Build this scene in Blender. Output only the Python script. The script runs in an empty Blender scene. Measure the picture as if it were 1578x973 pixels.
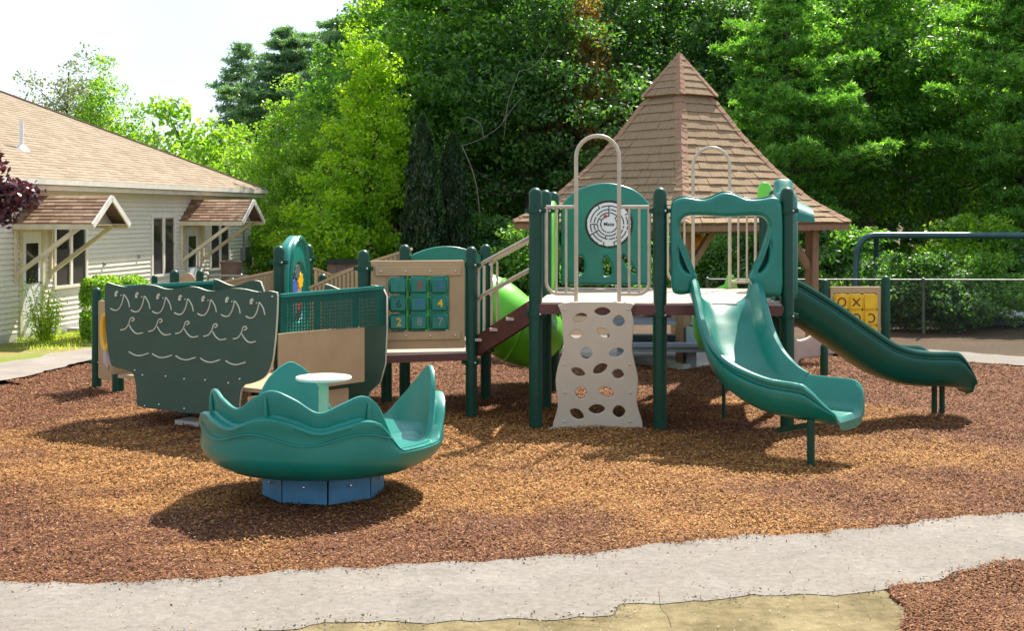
import bpy, bmesh, math, random
import numpy as np
from mathutils import Vector, Matrix
R = math.radians
random.seed(7); rng = np.random.default_rng(7)
S = bpy.context.scene; COL = S.collection

# ------------------------------------------------------------------ camera, sky, sun, exposure
F, CX, HY, CZ = 2000.0, 789.0, 328.0, 2.2      # focal length in photo pixels, picture centre, horizon row, eye height
cam = bpy.data.cameras.new('camera'); camo = bpy.data.objects.new('camera', cam); COL.objects.link(camo)
camo.location = (0, 0, CZ); camo.rotation_euler = (R(90), 0, 0)
cam.sensor_width = 36; cam.lens = 36 * F / 1578; cam.shift_y = -(486.5 - HY) / 1578; cam.clip_end = 3000
S.camera = camo
SUN_EL, SUN_AZ = R(51), R(26)   # azimuth from +Y towards +X
W = bpy.data.worlds.new('World'); S.world = W; W.use_nodes = True
nt = W.node_tree; bg = nt.nodes['Background']
sky = nt.nodes.new('ShaderNodeTexSky'); sky.sky_type = 'NISHITA'; sky.sun_disc = False
sky.sun_elevation = SUN_EL; sky.sun_rotation = SUN_AZ; sky.dust_density = 1.2; sky.air_density = 1.0; sky.ozone_density = 1.2
veil = nt.nodes.new('ShaderNodeMix'); veil.data_type = 'RGBA'; veil.inputs[0].default_value = .55      # thin bright summer haze over the whole sky
veil.inputs[7].default_value = (7.2, 7.6, 8.3, 1); nt.links.new(sky.outputs[0], veil.inputs[6])
_n = nt.nodes.new('ShaderNodeTexNoise'); _n.inputs['Scale'].default_value = 2.2; _n.inputs['Detail'].default_value = 6; _c = nt.nodes.new('ShaderNodeTexCoord'); nt.links.new(_c.outputs['Generated'], _n.inputs['Vector'])
_r = nt.nodes.new('ShaderNodeValToRGB'); _r.color_ramp.elements[0].position = .38; _r.color_ramp.elements[0].color = (4.2, 5.0, 6.4, 1); _r.color_ramp.elements[1].position = .62; _r.color_ramp.elements[1].color = (6.6, 6.9, 7.3, 1)
nt.links.new(_n.outputs[0], _r.inputs[0]); nt.links.new(_r.outputs[0], veil.inputs[7])
nt.links.new(veil.outputs[2], bg.inputs[0]); bg.inputs[1].default_value = 0.105
sl = bpy.data.lights.new('sun', 'SUN'); sl.energy = 5.0; sl.angle = R(.5); sl.color = (1, .94, .84)
so = bpy.data.objects.new('sun', sl); COL.objects.link(so)
sv = Vector((math.sin(SUN_AZ) * math.cos(SUN_EL), math.cos(SUN_AZ) * math.cos(SUN_EL), math.sin(SUN_EL)))
so.rotation_euler = sv.to_track_quat('Z', 'Y').to_euler(); so.location = sv * 60
S.view_settings.view_transform = 'Standard'; S.view_settings.look = 'None'; S.view_settings.gamma = 1
S.view_settings.use_curve_mapping = False; S.view_settings.exposure = 1.0

# ------------------------------------------------------------------ geometry of the place: photo pixel -> point at a real distance
def at(px, py, Y): return Vector(((px - CX) * Y / F, Y, CZ - (py - HY) * Y / F))
def gr(px, py, z=0.0):
    Y = (CZ - z) * F / (py - HY); return Vector(((px - CX) * Y / F, Y, z))
def onplane(px, py, P, N):
    d = Vector(((px - CX) / F, 1, -(py - HY) / F)); o = Vector((0, 0, CZ))
    return o + d * ((P - o).dot(N) / d.dot(N))

# ------------------------------------------------------------------ materials
def nodes(m):
    m.use_nodes = True; return m.node_tree, m.node_tree.nodes['Principled BSDF']
def N(t, k, **kw):
    n = t.nodes.new(k)
    for a, b in kw.items(): setattr(n, a, b)
    return n
def ramp(t, fac, stops):
    r = N(t, 'ShaderNodeValToRGB'); e = r.color_ramp.elements
    while len(e) < len(stops): e.new(.5)
    for i, (p, c) in enumerate(stops): e[i].position = p; e[i].color = (*c, 1)
    t.links.new(fac, r.inputs[0]); return r.outputs[0]
def mixc(t, fac, a, b, mode='MIX'):
    m = N(t, 'ShaderNodeMix', data_type='RGBA', blend_type=mode)
    for s, v in ((m.inputs[0], fac), (m.inputs[6], a), (m.inputs[7], b)):
        if hasattr(v, 'links'): t.links.new(v, s)
        elif isinstance(v, (int, float)): s.default_value = v
        else: s.default_value = (*v, 1)
    return m.outputs[2]
def noise(t, scale, detail=4, rough=.6, vec=None, stretch=None):
    tc = N(t, 'ShaderNodeTexCoord'); v = vec or tc.outputs['Object']
    if stretch:
        mp = N(t, 'ShaderNodeMapping'); mp.inputs['Scale'].default_value = stretch; t.links.new(v, mp.inputs[0]); v = mp.outputs[0]
    n = N(t, 'ShaderNodeTexNoise'); n.inputs['Scale'].default_value = scale; n.inputs['Detail'].default_value = detail
    n.inputs['Roughness'].default_value = rough; t.links.new(v, n.inputs['Vector']); return n.outputs[0]
def bump(t, b, h, strength=.3, dist=.01):
    n = N(t, 'ShaderNodeBump'); n.inputs['Strength'].default_value = strength; n.inputs['Distance'].default_value = dist
    t.links.new(h, n.inputs['Height']); t.links.new(n.outputs[0], b.inputs['Normal'])
def mat(name, c, rough=.5, var=.12, scale=6, bmp=0, bscale=60, metal=0, c2=None, stretch=None, coat=0, sss=0):
    m = bpy.data.materials.new(name); t, b = nodes(m)
    f = noise(t, scale, stretch=stretch)
    hi = c2 or tuple(min(1, x * (1 + var)) for x in c); lo = c if c2 else tuple(x * (1 - var) for x in c)
    t.links.new(ramp(t, f, [(.3, lo), (.7, hi)]), b.inputs['Base Color'])
    b.inputs['Roughness'].default_value = rough; b.inputs['Metallic'].default_value = metal
    if coat: b.inputs['Coat Weight'].default_value = coat; b.inputs['Coat Roughness'].default_value = .15
    if sss:
        b.inputs['Subsurface Weight'].default_value = sss; b.inputs['Subsurface Scale'].default_value = .03
    # faint wear in the roughness
    g = noise(t, scale * 3.1); mr = N(t, 'ShaderNodeMapRange'); mr.inputs['To Min'].default_value = rough * .8; mr.inputs['To Max'].default_value = min(1, rough * 1.25)
    t.links.new(g, mr.inputs[0]); t.links.new(mr.outputs[0], b.inputs['Roughness'])
    if coat or 'board' in name:          # sun fade and dust, in soft irregular patches and fine scuffs
        base = b.inputs['Base Color'].links[0].from_socket; pale = tuple(min(.8, x * .8 + .055) for x in c)
        f1 = ramp(t, noise(t, 1.7, 6, .7), [(.48, (0, 0, 0)), (.9, (.26, .26, .26))]); c1 = mixc(t, f1, base, pale)
        f2 = ramp(t, noise(t, 14, 8, .8, stretch=(1, 1, 5)), [(.60, (0, 0, 0)), (.74, (.28, .28, .28))]); t.links.new(mixc(t, f2, c1, pale), b.inputs['Base Color'])
    if bmp: bump(t, b, noise(t, bscale), bmp, .005)
    return m
def placemask(t, h):
    tc = N(t, 'ShaderNodeTexCoord'); mp = N(t, 'ShaderNodeMapping'); mp.inputs['Location'].default_value = (0, -2.2, 0); mp.inputs['Scale'].default_value = (.13, .18, 0)
    t.links.new(tc.outputs['Object'], mp.inputs[0]); L = N(t, 'ShaderNodeVectorMath', operation='LENGTH'); t.links.new(mp.outputs[0], L.inputs[0])
    a = N(t, 'ShaderNodeMath', operation='MULTIPLY_ADD'); a.inputs[1].default_value = .34; a.inputs[2].default_value = -.17; t.links.new(L.outputs['Value'], a.inputs[0])
    b = N(t, 'ShaderNodeMath', operation='ADD'); t.links.new(a.outputs[0], b.inputs[0]); t.links.new(h, b.inputs[1]); return b.outputs[0]
def island_mat(name, stops, rough=.8, trans=0, tcol=None, spec=.3, bmp=0, patch=None, grain=0):
    m = bpy.data.materials.new(name); t, b = nodes(m)
    g = N(t, 'ShaderNodeNewGeometry'); c = ramp(t, g.outputs['Random Per Island'], stops)
    if patch:      # patches over metres: (scale, other stops)
        c2 = ramp(t, g.outputs['Random Per Island'], patch[1]); f = noise(t, patch[0], 3)
        if name == 'mulch_chip': f = placemask(t, f)
        c = mixc(t, ramp(t, f, [(.42, (0, 0, 0)), (.58, (1, 1, 1))]), c, c2)
    if grain: c = mixc(t, 1, c, ramp(t, noise(t, grain, 3), [(.25, (.72, .72, .72)), (.75, (1.15, 1.15, 1.15))]), 'MULTIPLY')
    t.links.new(c, b.inputs['Base Color']); b.inputs['Roughness'].default_value = rough
    b.inputs['Specular IOR Level'].default_value = spec
    if bmp: bump(t, b, noise(t, 90), bmp, .004)
    if trans:
        tr = N(t, 'ShaderNodeBsdfTranslucent'); mx = N(t, 'ShaderNodeMixShader'); mx.inputs[0].default_value = trans
        t.links.new(mixc(t, 1, c, tcol, 'MULTIPLY'), tr.inputs[0])
        out = t.nodes['Material Output']; t.links.new(b.outputs[0], mx.inputs[1]); t.links.new(tr.outputs[0], mx.inputs[2])
        t.links.new(mx.outputs[0], out.inputs[0])
    return m
M = {}
M['post'] = mat('post_green', (.002, .052, .028), .38, .2, 5)
M['post'].node_tree.nodes['Principled BSDF'].inputs['Specular IOR Level'].default_value = .35
M['teal'] = mat('teal_plastic', (.002, .185, .13), .33, .14, 3, bmp=.05, bscale=220, coat=.15)
M['teal2'] = mat('bright_teal_plastic', (.002, .21, .16), .34, .12, 3, bmp=.05, bscale=220, coat=.12, sss=.1)
M['dteal'] = mat('deep_green_plastic', (.001, .098, .066), .36, .15, 3, bmp=.05, bscale=220, coat=.1)
M['dteal'].node_tree.nodes['Principled BSDF'].inputs['Specular IOR Level'].default_value = .35
M['ship'] = mat('dark_board', (.036, .085, .054), .55, .1, 3, bmp=.08, bscale=300)
M['shipedge'] = mat('pale_board_core', (.62, .62, .48), .6, .1)
M['tan'] = mat('tan_board', (.47, .32, .165), .5, .1, 3, bmp=.06, bscale=300)
M['tandark'] = mat('muted_tan_plastic', (.43, .31, .18), .5, .1, 3)  # slightly duller tan for the ramp barriers and the boat floor
M['climb'] = mat('climber_board', (.60, .51, .38), .5, .06, 3, bmp=.06, bscale=300)
M['beige'] = mat('beige_metal', (.50, .43, .31), .35, .12, 8, metal=.0, coat=.2)
M['decktop'] = mat('deck_coating', (.50, .37, .29), .45, .12, 9, bmp=.2, bscale=120)
M['deckrim'] = mat('maroon_steel', (.11, .035, .026), .45, .15, 7)
M['lime'] = mat('lime_plastic', (.15, .62, .03), .35, .12, 3, coat=.2, sss=.2)
M['blue'] = mat('blue_plastic', (.06, .21, .35), .5, .22, 5, bmp=.1, bscale=50)
M['bluepipe'] = mat('blue_grey_pipe', (.03, .085, .09), .35, .2, 6, metal=.3)
M['white'] = mat('white_print', (.75, .76, .78), .5, .03)
M['black'] = mat('black_print', (.02, .02, .02), .5, .1)
M['cream'] = mat('cream_tabletop', (.78, .70, .62), .4, .06, 6)
M['bolt'] = mat('bolt_steel', (.6, .6, .58), .25, .1, metal=.9)
M['yellow'] = mat('yellow_plastic', (.85, .50, .005), .4, .08, 4, coat=.2)
M['mark'] = mat('maroon_print', (.16, .03, .01), .5, .1)
M['red'] = mat('red_plastic', (.5, .03, .03), .4, .1); M['bluepl'] = mat('blue_gear', (.06, .12, .45), .4, .1)
M['pink'] = mat('pinkish_board', (.50, .38, .33), .5, .12, 4)
M['trim'] = mat('white_trim', (.74, .70, .60), .6, .1, 4, bmp=.1)
M['cream_trim'] = mat('cream_timber', (.62, .54, .38), .65, .15, 5, bmp=.2)
M['siding'] = mat('cream_siding', (.66, .63, .52), .6, .08, 2, bmp=.1, c2=(.72, .68, .57))
M['glass'] = bpy.data.materials.new('dark_glass'); _t, _b = nodes(M['glass'])
_t.links.new(ramp(_t, noise(_t, 1.2, 3), [(.35, (.012, .014, .016)), (.7, (.06, .055, .05))]), _b.inputs['Base Color']); _b.inputs['Roughness'].default_value = .12
M['screen'] = mat('window_screen', (.045, .038, .035), .5, .25, 40)
M['steel'] = mat('galvanised_steel', (.24, .26, .26), .4, .15, 8, metal=.7)
M['wire'] = mat('fence_wire', (.10, .11, .10), .5, .2, 8, metal=.4)
M['wood'] = mat('post_timber', (.22, .12, .06), .7, .3, 6, bmp=.3, stretch=(6, 6, .6))
M['concrete'] = mat('pale_concrete', (.50, .47, .42), .85, .12, 3, bmp=.3)
M['greyplastic'] = mat('grey_blue_plastic', (.22, .24, .30), .45, .12, 4)
M['darkblue'] = mat('dark_blue_cover', (.02, .035, .09), .5, .2)
M['brownbin'] = mat('brown_bin', (.22, .13, .10), .6, .15)
M['bark'] = mat('bark', (.10, .075, .055), .9, .35, 5, bmp=.6, bscale=25, stretch=(3, 3, .5))
M['palebark'] = mat('pale_dead_wood', (.42, .37, .32), .85, .2, 6, bmp=.3)
M['bark2'] = mat('grey_dead_wood', (.22, .19, .16), .85, .2, 6)
M['orange'] = mat('orange_plastic', (.6, .2, .01), .4, .1)
def roofmat(name, a, b_, c_): return island_mat(name, [(0, a), (.5, b_), (1, c_)], .9, spec=.15, bmp=.5, grain=30)
M['gshingle'] = roofmat('gazebo_shingle', (.265, .18, .105), (.305, .212, .125), (.35, .25, .152))
M['hip'] = roofmat('hip_shingle', (.31, .18, .115), (.35, .205, .13), (.39, .24, .16))
M['hshingle'] = roofmat('house_shingle', (.27, .208, .142), (.31, .243, .168), (.35, .278, .195))
M['ashingle'] = roofmat('awning_shingle', (.17, .10, .06), (.27, .17, .105), (.36, .24, .155))
LT = (2.9, 3.0, 1.0)
def leaf(name, lo, mid, hi, tr=.42, tc=LT, k=1.5): return island_mat(name, [(0, tuple(v * k for v in lo)), (.5, tuple(v * k for v in mid)), (1, tuple(v * k * 1.15 for v in hi))], .45, tr, tc, .5)
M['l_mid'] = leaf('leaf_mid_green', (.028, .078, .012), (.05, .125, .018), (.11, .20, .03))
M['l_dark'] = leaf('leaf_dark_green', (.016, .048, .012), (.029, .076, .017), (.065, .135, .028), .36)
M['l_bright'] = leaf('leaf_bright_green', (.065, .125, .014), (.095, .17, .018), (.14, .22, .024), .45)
M['l_yellow'] = leaf('leaf_yellow_green', (.08, .155, .010), (.13, .21, .012), (.20, .26, .016), .5)
M['l_rust'] = leaf('leaf_rust', (.10, .055, .025), (.17, .10, .04), (.10, .12, .03), .35)
M['l_pine'] = leaf('needle_green', (.03, .09, .018), (.055, .14, .024), (.13, .24, .035), .4)
M['l_bluepine'] = leaf('needle_blue_green', (.05, .10, .06), (.075, .14, .085), (.11, .18, .11), .3)
M['l_thuja'] = leaf('thuja_green', (.006, .020, .006), (.010, .030, .009), (.02, .05, .011), .15)
M['l_purple'] = leaf('leaf_purple', (.025, .010, .014), (.045, .016, .022), (.09, .035, .04), .2, (2, 1, 1))
M['l_grey'] = leaf('leaf_grey_green', (.06, .08, .05), (.09, .11, .065), (.13, .15, .09), .3)
M['l_hedge'] = leaf('hedge_leaf', (.05, .11, .012), (.10, .18, .02), (.20, .28, .03), .4)
M['grass'] = leaf('grass_blade', (.10, .16, .02), (.17, .22, .03), (.28, .28, .08), .35)
# mulch chips: tan where fresh, red brown in patches
CH1 = [(0, (.17, .066, .018)), (.3, (.30, .133, .036)), (.75, (.45, .218, .063)), (1, (.60, .36, .13))]
CH2 = [(0, (.09, .034, .013)), (.35, (.175, .068, .027)), (.8, (.255, .108, .043)), (1, (.42, .23, .10))]
M['chip'] = island_mat('mulch_chip', CH1, .85, spec=.25, patch=(.42, CH2))
M['chip2'] = island_mat('red_mulch_chip', CH2, .85, spec=.25)
def groundmat(name, A, B, patch=None, s1=28, s2=7, b=.6, bd=.02, rough=.95):
    m = bpy.data.materials.new(name); t, p = nodes(m)
    f = noise(t, s1, 8, .75); g = noise(t, s2, 4)
    c = ramp(t, f, [(.3, A), (.7, B)])
    c = mixc(t, 1, c, ramp(t, g, [(.3, (.78, .78, .78)), (.7, (1.12, 1.12, 1.12))]), 'MULTIPLY')
    if patch:
        h = noise(t, patch[0], 3); c2 = ramp(t, f, [(.3, patch[1]), (.7, patch[2])])
        if name == 'mulch_bed': h = placemask(t, h)
        c = mixc(t, ramp(t, h, [(.42, (0, 0, 0)), (.58, (1, 1, 1))]), c, c2)
    t.links.new(c, p.inputs['Base Color']); p.inputs['Roughness'].default_value = rough; p.inputs['Specular IOR Level'].default_value = .15
    bump(t, p, f, b, bd); return m
M['mulch'] = groundmat('mulch_bed', (.12, .05, .018), (.32, .155, .058), (.42, (.08, .034, .018), (.20, .088, .05)), b=.9)
M['path'] = groundmat('stone_dust', (.18, .16, .135), (.29, .262, .225), (1.1, (.165, .145, .12), (.27, .24, .205)), 20, 1.6, .5, .01)
M['asphalt'] = groundmat('grey_path', (.24, .21, .18), (.33, .29, .25), None, 30, 1.5, .3, .006)
M['sand'] = groundmat('yellow_sand', (.19, .15, .072), (.31, .255, .135), (2.2, (.10, .075, .035), (.22, .175, .085)), 14, 4, .8, .02)
M['soil'] = groundmat('leaf_litter_soil', (.07, .045, .028), (.17, .105, .065), (.25, (.05, .038, .022), (.11, .08, .045)), 18, 3, .8, .03)
M['lawn'] = groundmat('dry_lawn', (.22, .18, .06), (.38, .30, .12), (.9, (.12, .17, .03), (.22, .28, .05)), 20, 3, .6, .02)

# ------------------------------------------------------------------ builders
class MB:
    def __init__(s): s.v = []; s.f = []
    def add(s, vs, fs):
        o = len(s.v); s.v += [tuple(x) for x in vs]; s.f += [tuple(i + o for i in q) for q in fs]; return s
    def box(s, c, size, rot=0, mtx=None):
        m = mtx or Matrix.Rotation(rot, 3, 'Z'); c = Vector(c); h = Vector(size) / 2
        vs = [c + m @ Vector((x * h.x, y * h.y, z * h.z)) for z in (-1, 1) for x, y in ((-1, -1), (1, -1), (1, 1), (-1, 1))]
        return s.add(vs, [(3, 2, 1, 0), (4, 5, 6, 7), (0, 1, 5, 4), (1, 2, 6, 5), (2, 3, 7, 6), (3, 0, 4, 7)])
    def beam(s, a, b, w, h, up=(0, 0, 1)):
        a = Vector(a); b = Vector(b); d = (b - a); L = d.length; d.normalize(); u = Vector(up); x = d.cross(u).normalized(); u = x.cross(d)
        m = Matrix((x, d, u)).transposed(); return s.box((a + b) / 2, (w, L, h), mtx=m)
    def tube(s, pts, r, n=10, cap=True, closed=False):
        P = [Vector(p) for p in pts]; K = len(P); rr = r if hasattr(r, '__len__') else [r] * K
        T = [(P[(i + 1) % K] - P[i - 1]) if closed else (P[min(i + 1, K - 1)] - P[max(i - 1, 0)]) for i in range(K)]
        T = [t.normalized() if t.length > 1e-9 else Vector((0, 0, 1)) for t in T]
        a = Vector((0, 0, 1)) if abs(T[0].z) < .9 else Vector((1, 0, 0)); x = T[0].cross(a).normalized(); vs = []
        for i in range(K):
            x = (x - T[i] * x.dot(T[i])).normalized(); y = T[i].cross(x)
            vs += [P[i] + (x * math.cos(2 * math.pi * k / n) + y * math.sin(2 * math.pi * k / n)) * rr[i] for k in range(n)]
        fs = [(i * n + k, i * n + (k + 1) % n, (i + 1) % K * n + (k + 1) % n, (i + 1) % K * n + k) for i in range(K if closed else K - 1) for k in range(n)]
        if cap and not closed: fs += [tuple(range(n - 1, -1, -1)), tuple((K - 1) * n + k for k in range(n))]
        return s.add(vs, fs)
    def lathe(s, prof, c=(0, 0, 0), n=24):
        vs = [(c[0] + r * math.cos(2 * math.pi * k / n), c[1] + r * math.sin(2 * math.pi * k / n), c[2] + z) for r, z in prof for k in range(n)]
        return s.add(vs, [(i * n + k, i * n + (k + 1) % n, (i + 1) * n + (k + 1) % n, (i + 1) * n + k) for i in range(len(prof) - 1) for k in range(n)])
    def grid(s, rows, closed=False):
        n = len(rows[0]); vs = [p for r in rows for p in r]
        return s.add(vs, [(i * n + k, i * n + (k + 1) % n, (i + 1) * n + (k + 1) % n, (i + 1) * n + k) for i in range(len(rows) - 1) for k in range(n if closed else n - 1)])
    def mesh(s, name, smooth=True, ang=38):
        me = bpy.data.meshes.new(name); me.from_pydata(s.v, [], s.f); me.update()
        if smooth: shade(me, ang)
        return me
def shade(me, ang=38):
    me.polygons.foreach_set('use_smooth', [True] * len(me.polygons)); me.set_sharp_from_angle(angle=R(ang))
def catmull(P, n=6, closed=False):
    P = [Vector(p) for p in P]; K = len(P); out = []
    for i in range(K if closed else K - 1):
        g = (lambda j: P[j % K]) if closed else (lambda j: P[max(0, min(K - 1, j))])
        a, b, c, d = g(i - 1), g(i), g(i + 1), g(i + 2)
        for k in range(n):
            t = k / n; out.append(.5 * ((2 * b) + (c - a) * t + (2 * a - 5 * b + 4 * c - d) * t * t + (3 * b - a - 3 * c + d) * t ** 3))
    if not closed: out.append(P[-1])
    return out
def fillmesh(outlines, thick, bevel=0.0, res=2):
    cu = bpy.data.curves.new('c', 'CURVE'); cu.dimensions = '2D'; cu.fill_mode = 'BOTH'; cu.extrude = thick / 2 - bevel
    cu.bevel_depth = bevel; cu.bevel_resolution = res; cu.offset = -bevel
    for o in outlines:
        sp = cu.splines.new('POLY'); sp.points.add(len(o) - 1); sp.use_cyclic_u = True
        for i, p in enumerate(o): sp.points[i].co = (p[0], p[1], 0, 1)
    ob = bpy.data.objects.new('c', cu); COL.objects.link(ob)
    dg = bpy.context.evaluated_depsgraph_get(); dg.update()
    me = bpy.data.meshes.new_from_object(ob.evaluated_get(dg)); bpy.data.objects.remove(ob); bpy.data.curves.remove(cu)
    return me
def textmesh(txt, size, thick=.004):
    cu = bpy.data.curves.new('t', 'FONT'); cu.body = txt; cu.size = size; cu.extrude = thick / 2; cu.align_x = 'CENTER'; cu.align_y = 'CENTER'; cu.offset = size * .012
    ob = bpy.data.objects.new('t', cu); COL.objects.link(ob); dg = bpy.context.evaluated_depsgraph_get(); dg.update()
    me = bpy.data.meshes.new_from_object(ob.evaluated_get(dg)); bpy.data.objects.remove(ob); bpy.data.curves.remove(cu); return me
def place(me, P, X, Y=(0, 0, 1)):          # local x,y,z -> X, Y, X x Y at P
    X = Vector(X).normalized(); Y = Vector(Y); Y = (Y - X * Y.dot(X)).normalized(); Z = X.cross(Y)
    m = Matrix((X, Y, Z)).transposed().to_4x4(); m.translation = Vector(P); me.transform(m); return me
def plate(outlines, thick, P, X, bevel=.006, Y=(0, 0, 1), smooth=True):
    me = place(fillmesh(outlines, thick, bevel), P, X, Y); me.materials.clear()
    if smooth: shade(me, 45)
    return me
def ell(cx, cy, rx, ry, n=20, rot=0, pw=1):
    o = []
    for k in range(n):
        a = 2 * math.pi * k / n; x = rx * math.copysign(abs(math.cos(a)) ** pw, math.cos(a)); y = ry * math.copysign(abs(math.sin(a)) ** pw, math.sin(a))
        o.append((cx + x * math.cos(rot) - y * math.sin(rot), cy + x * math.sin(rot) + y * math.cos(rot)))
    return o
def rrect(x0, y0, x1, y1, r, n=4):
    o = []
    for cx, cy, a0 in ((x1 - r, y1 - r, 0), (x0 + r, y1 - r, 90), (x0 + r, y0 + r, 180), (x1 - r, y0 + r, 270)):
        o += [(cx + r * math.cos(R(a0 + 90 * k / n)), cy + r * math.sin(R(a0 + 90 * k / n))) for k in range(n + 1)]
    return o
def meta(o, label=None, cat=None, group=None, kind=None):
    for k, v in (('label', label), ('category', cat), ('group', group), ('kind', kind)):
        if v: o[k] = v
    return o
def thing(name, loc, label, cat, group=None):
    o = bpy.data.objects.new(name, None); o.empty_display_size = .2; COL.objects.link(o); o.location = loc
    return meta(o, label, cat, group)
def wpos(o):
    p = Vector(o.location)
    return p
def part(name, geo, m, root=None, loc=None, rot=None, label=None, kind=None, smooth=True):
    me = geo.mesh(name, smooth) if isinstance(geo, MB) else geo
    if m is not None and len(me.materials) == 0: me.materials.append(m)
    o = bpy.data.objects.new(name, me); COL.objects.link(o)
    if loc is not None: o.location = loc
    if rot is not None: o.rotation_euler = rot
    if root is not None:
        r = root; M4 = Matrix.Identity(4); chain = []
        while r is not None: chain.append(r); r = r.parent
        for r in reversed(chain): M4 = M4 @ r.matrix_parent_inverse @ Matrix.LocRotScale(r.location, r.rotation_euler, r.scale)
        o.parent = root; o.matrix_parent_inverse = M4.inverted()
    return meta(o, label, None, None, kind)
def quads(name, V, m):                       # V: (n,4,3) array -> mesh of loose quads
    n = len(V); me = bpy.data.meshes.new(name); me.vertices.add(n * 4); me.vertices.foreach_set('co', V.reshape(-1).astype(np.float32))
    me.loops.add(n * 4); me.loops.foreach_set('vertex_index', np.arange(n * 4, dtype=np.int32))
    me.polygons.add(n); me.polygons.foreach_set('loop_start', np.arange(0, n * 4, 4, dtype=np.int32)); me.polygons.foreach_set('loop_total', np.full(n, 4, dtype=np.int32))
    me.update(); me.materials.append(m); return me
def unit(a): return a / np.maximum(np.linalg.norm(a, axis=1, keepdims=True), 1e-9)
def blades(C, D, Nn, L, Wd):                 # leaf shaped rhombs: centre, length dir, normal, length, width
    n = len(C); D = unit(D); Sd = unit(np.cross(D, Nn)); L = np.broadcast_to(L, (n,))[:, None]; Wd = np.broadcast_to(Wd, (n,))[:, None]
    return np.stack([C - D * L / 2, C + Sd * Wd / 2 - D * L * .06, C + D * L / 2, C - Sd * Wd / 2 - D * L * .06], 1)
def flatpoly(name, pts, z, m, kind='structure'):
    me = bpy.data.meshes.new(name); bm = bmesh.new(); vs = [bm.verts.new((p[0], p[1], z)) for p in pts]
    es = [bm.edges.new((vs[i], vs[(i + 1) % len(vs)])) for i in range(len(vs))]
    bmesh.ops.triangle_fill(bm, edges=es, use_beauty=True)
    for f in bm.faces:
        if f.normal.z < 0: f.normal_flip()
    bm.to_mesh(me); bm.free(); return part(name, me, m, kind=kind)
def ragged(P, closed, amp=.03, step=.06):
    out = []; P = [Vector(p[:2]) for p in P]; K = len(P); ph = random.random() * 9
    for i in range(K if closed else K - 1):
        a, b = P[i], P[(i + 1) % K]; n = max(1, int((b - a).length / step)); d = (b - a).normalized(); nn = Vector((-d.y, d.x))
        for k in range(n):
            q = a + (b - a) * k / n; out.append(q + nn * (amp * (random.random() - .5) + amp * 1.3 * math.sin(ph + (q.x * 2.3 + q.y * 1.7)) + amp * .7 * math.sin(q.x * 7.1 + q.y * 5 + ph) + amp * .6 * math.sin(q.x * 19 + ph * 3)))
    if not closed: out.append(P[-1])
    return out

# ------------------------------------------------------------------ ground
part('ground', MB().add([(-400, -30, -.05), (400, -30, -.05), (400, 1500, -.05), (-400, 1500, -.05)], [(0, 1, 2, 3)]), M['soil'], kind='structure')
def inpoly(x, y, P):
    P = [(p[0], p[1]) for p in P]; r = np.zeros(len(x), bool); j = len(P) - 1
    for i in range(len(P)):
        xi, yi = P[i]; xj, yj = P[j]
        if yi != yj: r ^= ((yi > y) != (yj > y)) & (x < (xj - xi) * (y - yi) / (yj - yi) + xi)
        j = i
    return r
# front path edges, in metres on the ground
front_far = ragged([(-7, 7.2)] + [gr(x, y) for x, y in ((-150, 912), (0, 905), (200, 899), (400, 890), (600, 878), (800, 863), (960, 850), (1100, 836), (1250, 824), (1400, 809), (1578, 795), (1750, 778))] + [(9, 12.2)], False, .03)
front_near = ragged([(-7, 5.6)] + [gr(x, y) for x, y in ((-100, 995), (100, 990), (400, 979), (500, 971), (780, 960), (925, 950), (955, 938), (1133, 929), (1250, 924), (1335, 918), (1352, 914), (1400, 903), (1470, 886), (1578, 873), (1750, 850))] + [(9, 10.4)], False, .03)
bed = [(-6.0, 16.6), (-6.6, 16.9), (-6.15, 19.1), (-4.5, 21.3), (0, 21.6), (4.5, 20.3), (6.6, 19.05), (8.9, 18.4), (12, 17.5), (12, 9)] + [tuple(p) for p in reversed(front_far)] + [(-7.2, 8), (-8.4, 14.5), (-7.2, 16.3)]
# mulch bed: a lightly heaped grid
gx, gy = np.meshgrid(np.linspace(-10, 12, 200), np.linspace(5, 22.5, 170))
h = .012 * np.sin(gx * 2.1 + 1) * np.sin(gy * 1.7) + .01 * np.sin(gx * 4.7 + gy * 3.1) + .006 * np.sin(gx * 9 - gy * 8)
vs = np.stack([gx, gy, h - .012], -1).reshape(-1, 3)
cxs = (gx[:-1, :-1] + gx[1:, 1:]) / 2; cys = (gy[:-1, :-1] + gy[1:, 1:]) / 2
ok = inpoly(cxs.ravel(), cys.ravel(), bed + []) | (cys.ravel() < 10)
idx = np.arange(170 * 200).reshape(170, 200); q = np.stack([idx[:-1, :-1], idx[:-1, 1:], idx[1:, 1:], idx[1:, :-1]], -1).reshape(-1, 4)[ok]
me = bpy.data.meshes.new('mulch_bed'); me.from_pydata(vs.tolist(), [], q.tolist()); shade(me, 60); part('mulch_bed', me, M['mulch'], kind='structure')
flatpoly('front_path', front_far + list(reversed(front_near)), .017, M['path'])
sandp = ragged([(-7, 5.0)] + [], False) + front_near[0:0]
sand_edge = [p for p in front_near if p[0] < gr(1355, 914)[0]]
sr = ragged([sand_edge[-1], gr(1375, 935), gr(1390, 973), gr(1420, 1040)], False, .04)
flatpoly('sand_strip', [p + Vector((0, .12)) for p in sand_edge] + sr[1:] + [Vector((-7, 5.0))], .013, M['sand'])
mr_edge = [p for p in front_near if p[0] >= gr(1355, 914)[0]]
flatpoly('mulch_corner', [Vector(p) + Vector((0, .12)) for p in mr_edge] + [Vector((9, 5)), sr[-1]] + list(reversed(sr))[1:-1], .009, M['mulch'])
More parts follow.
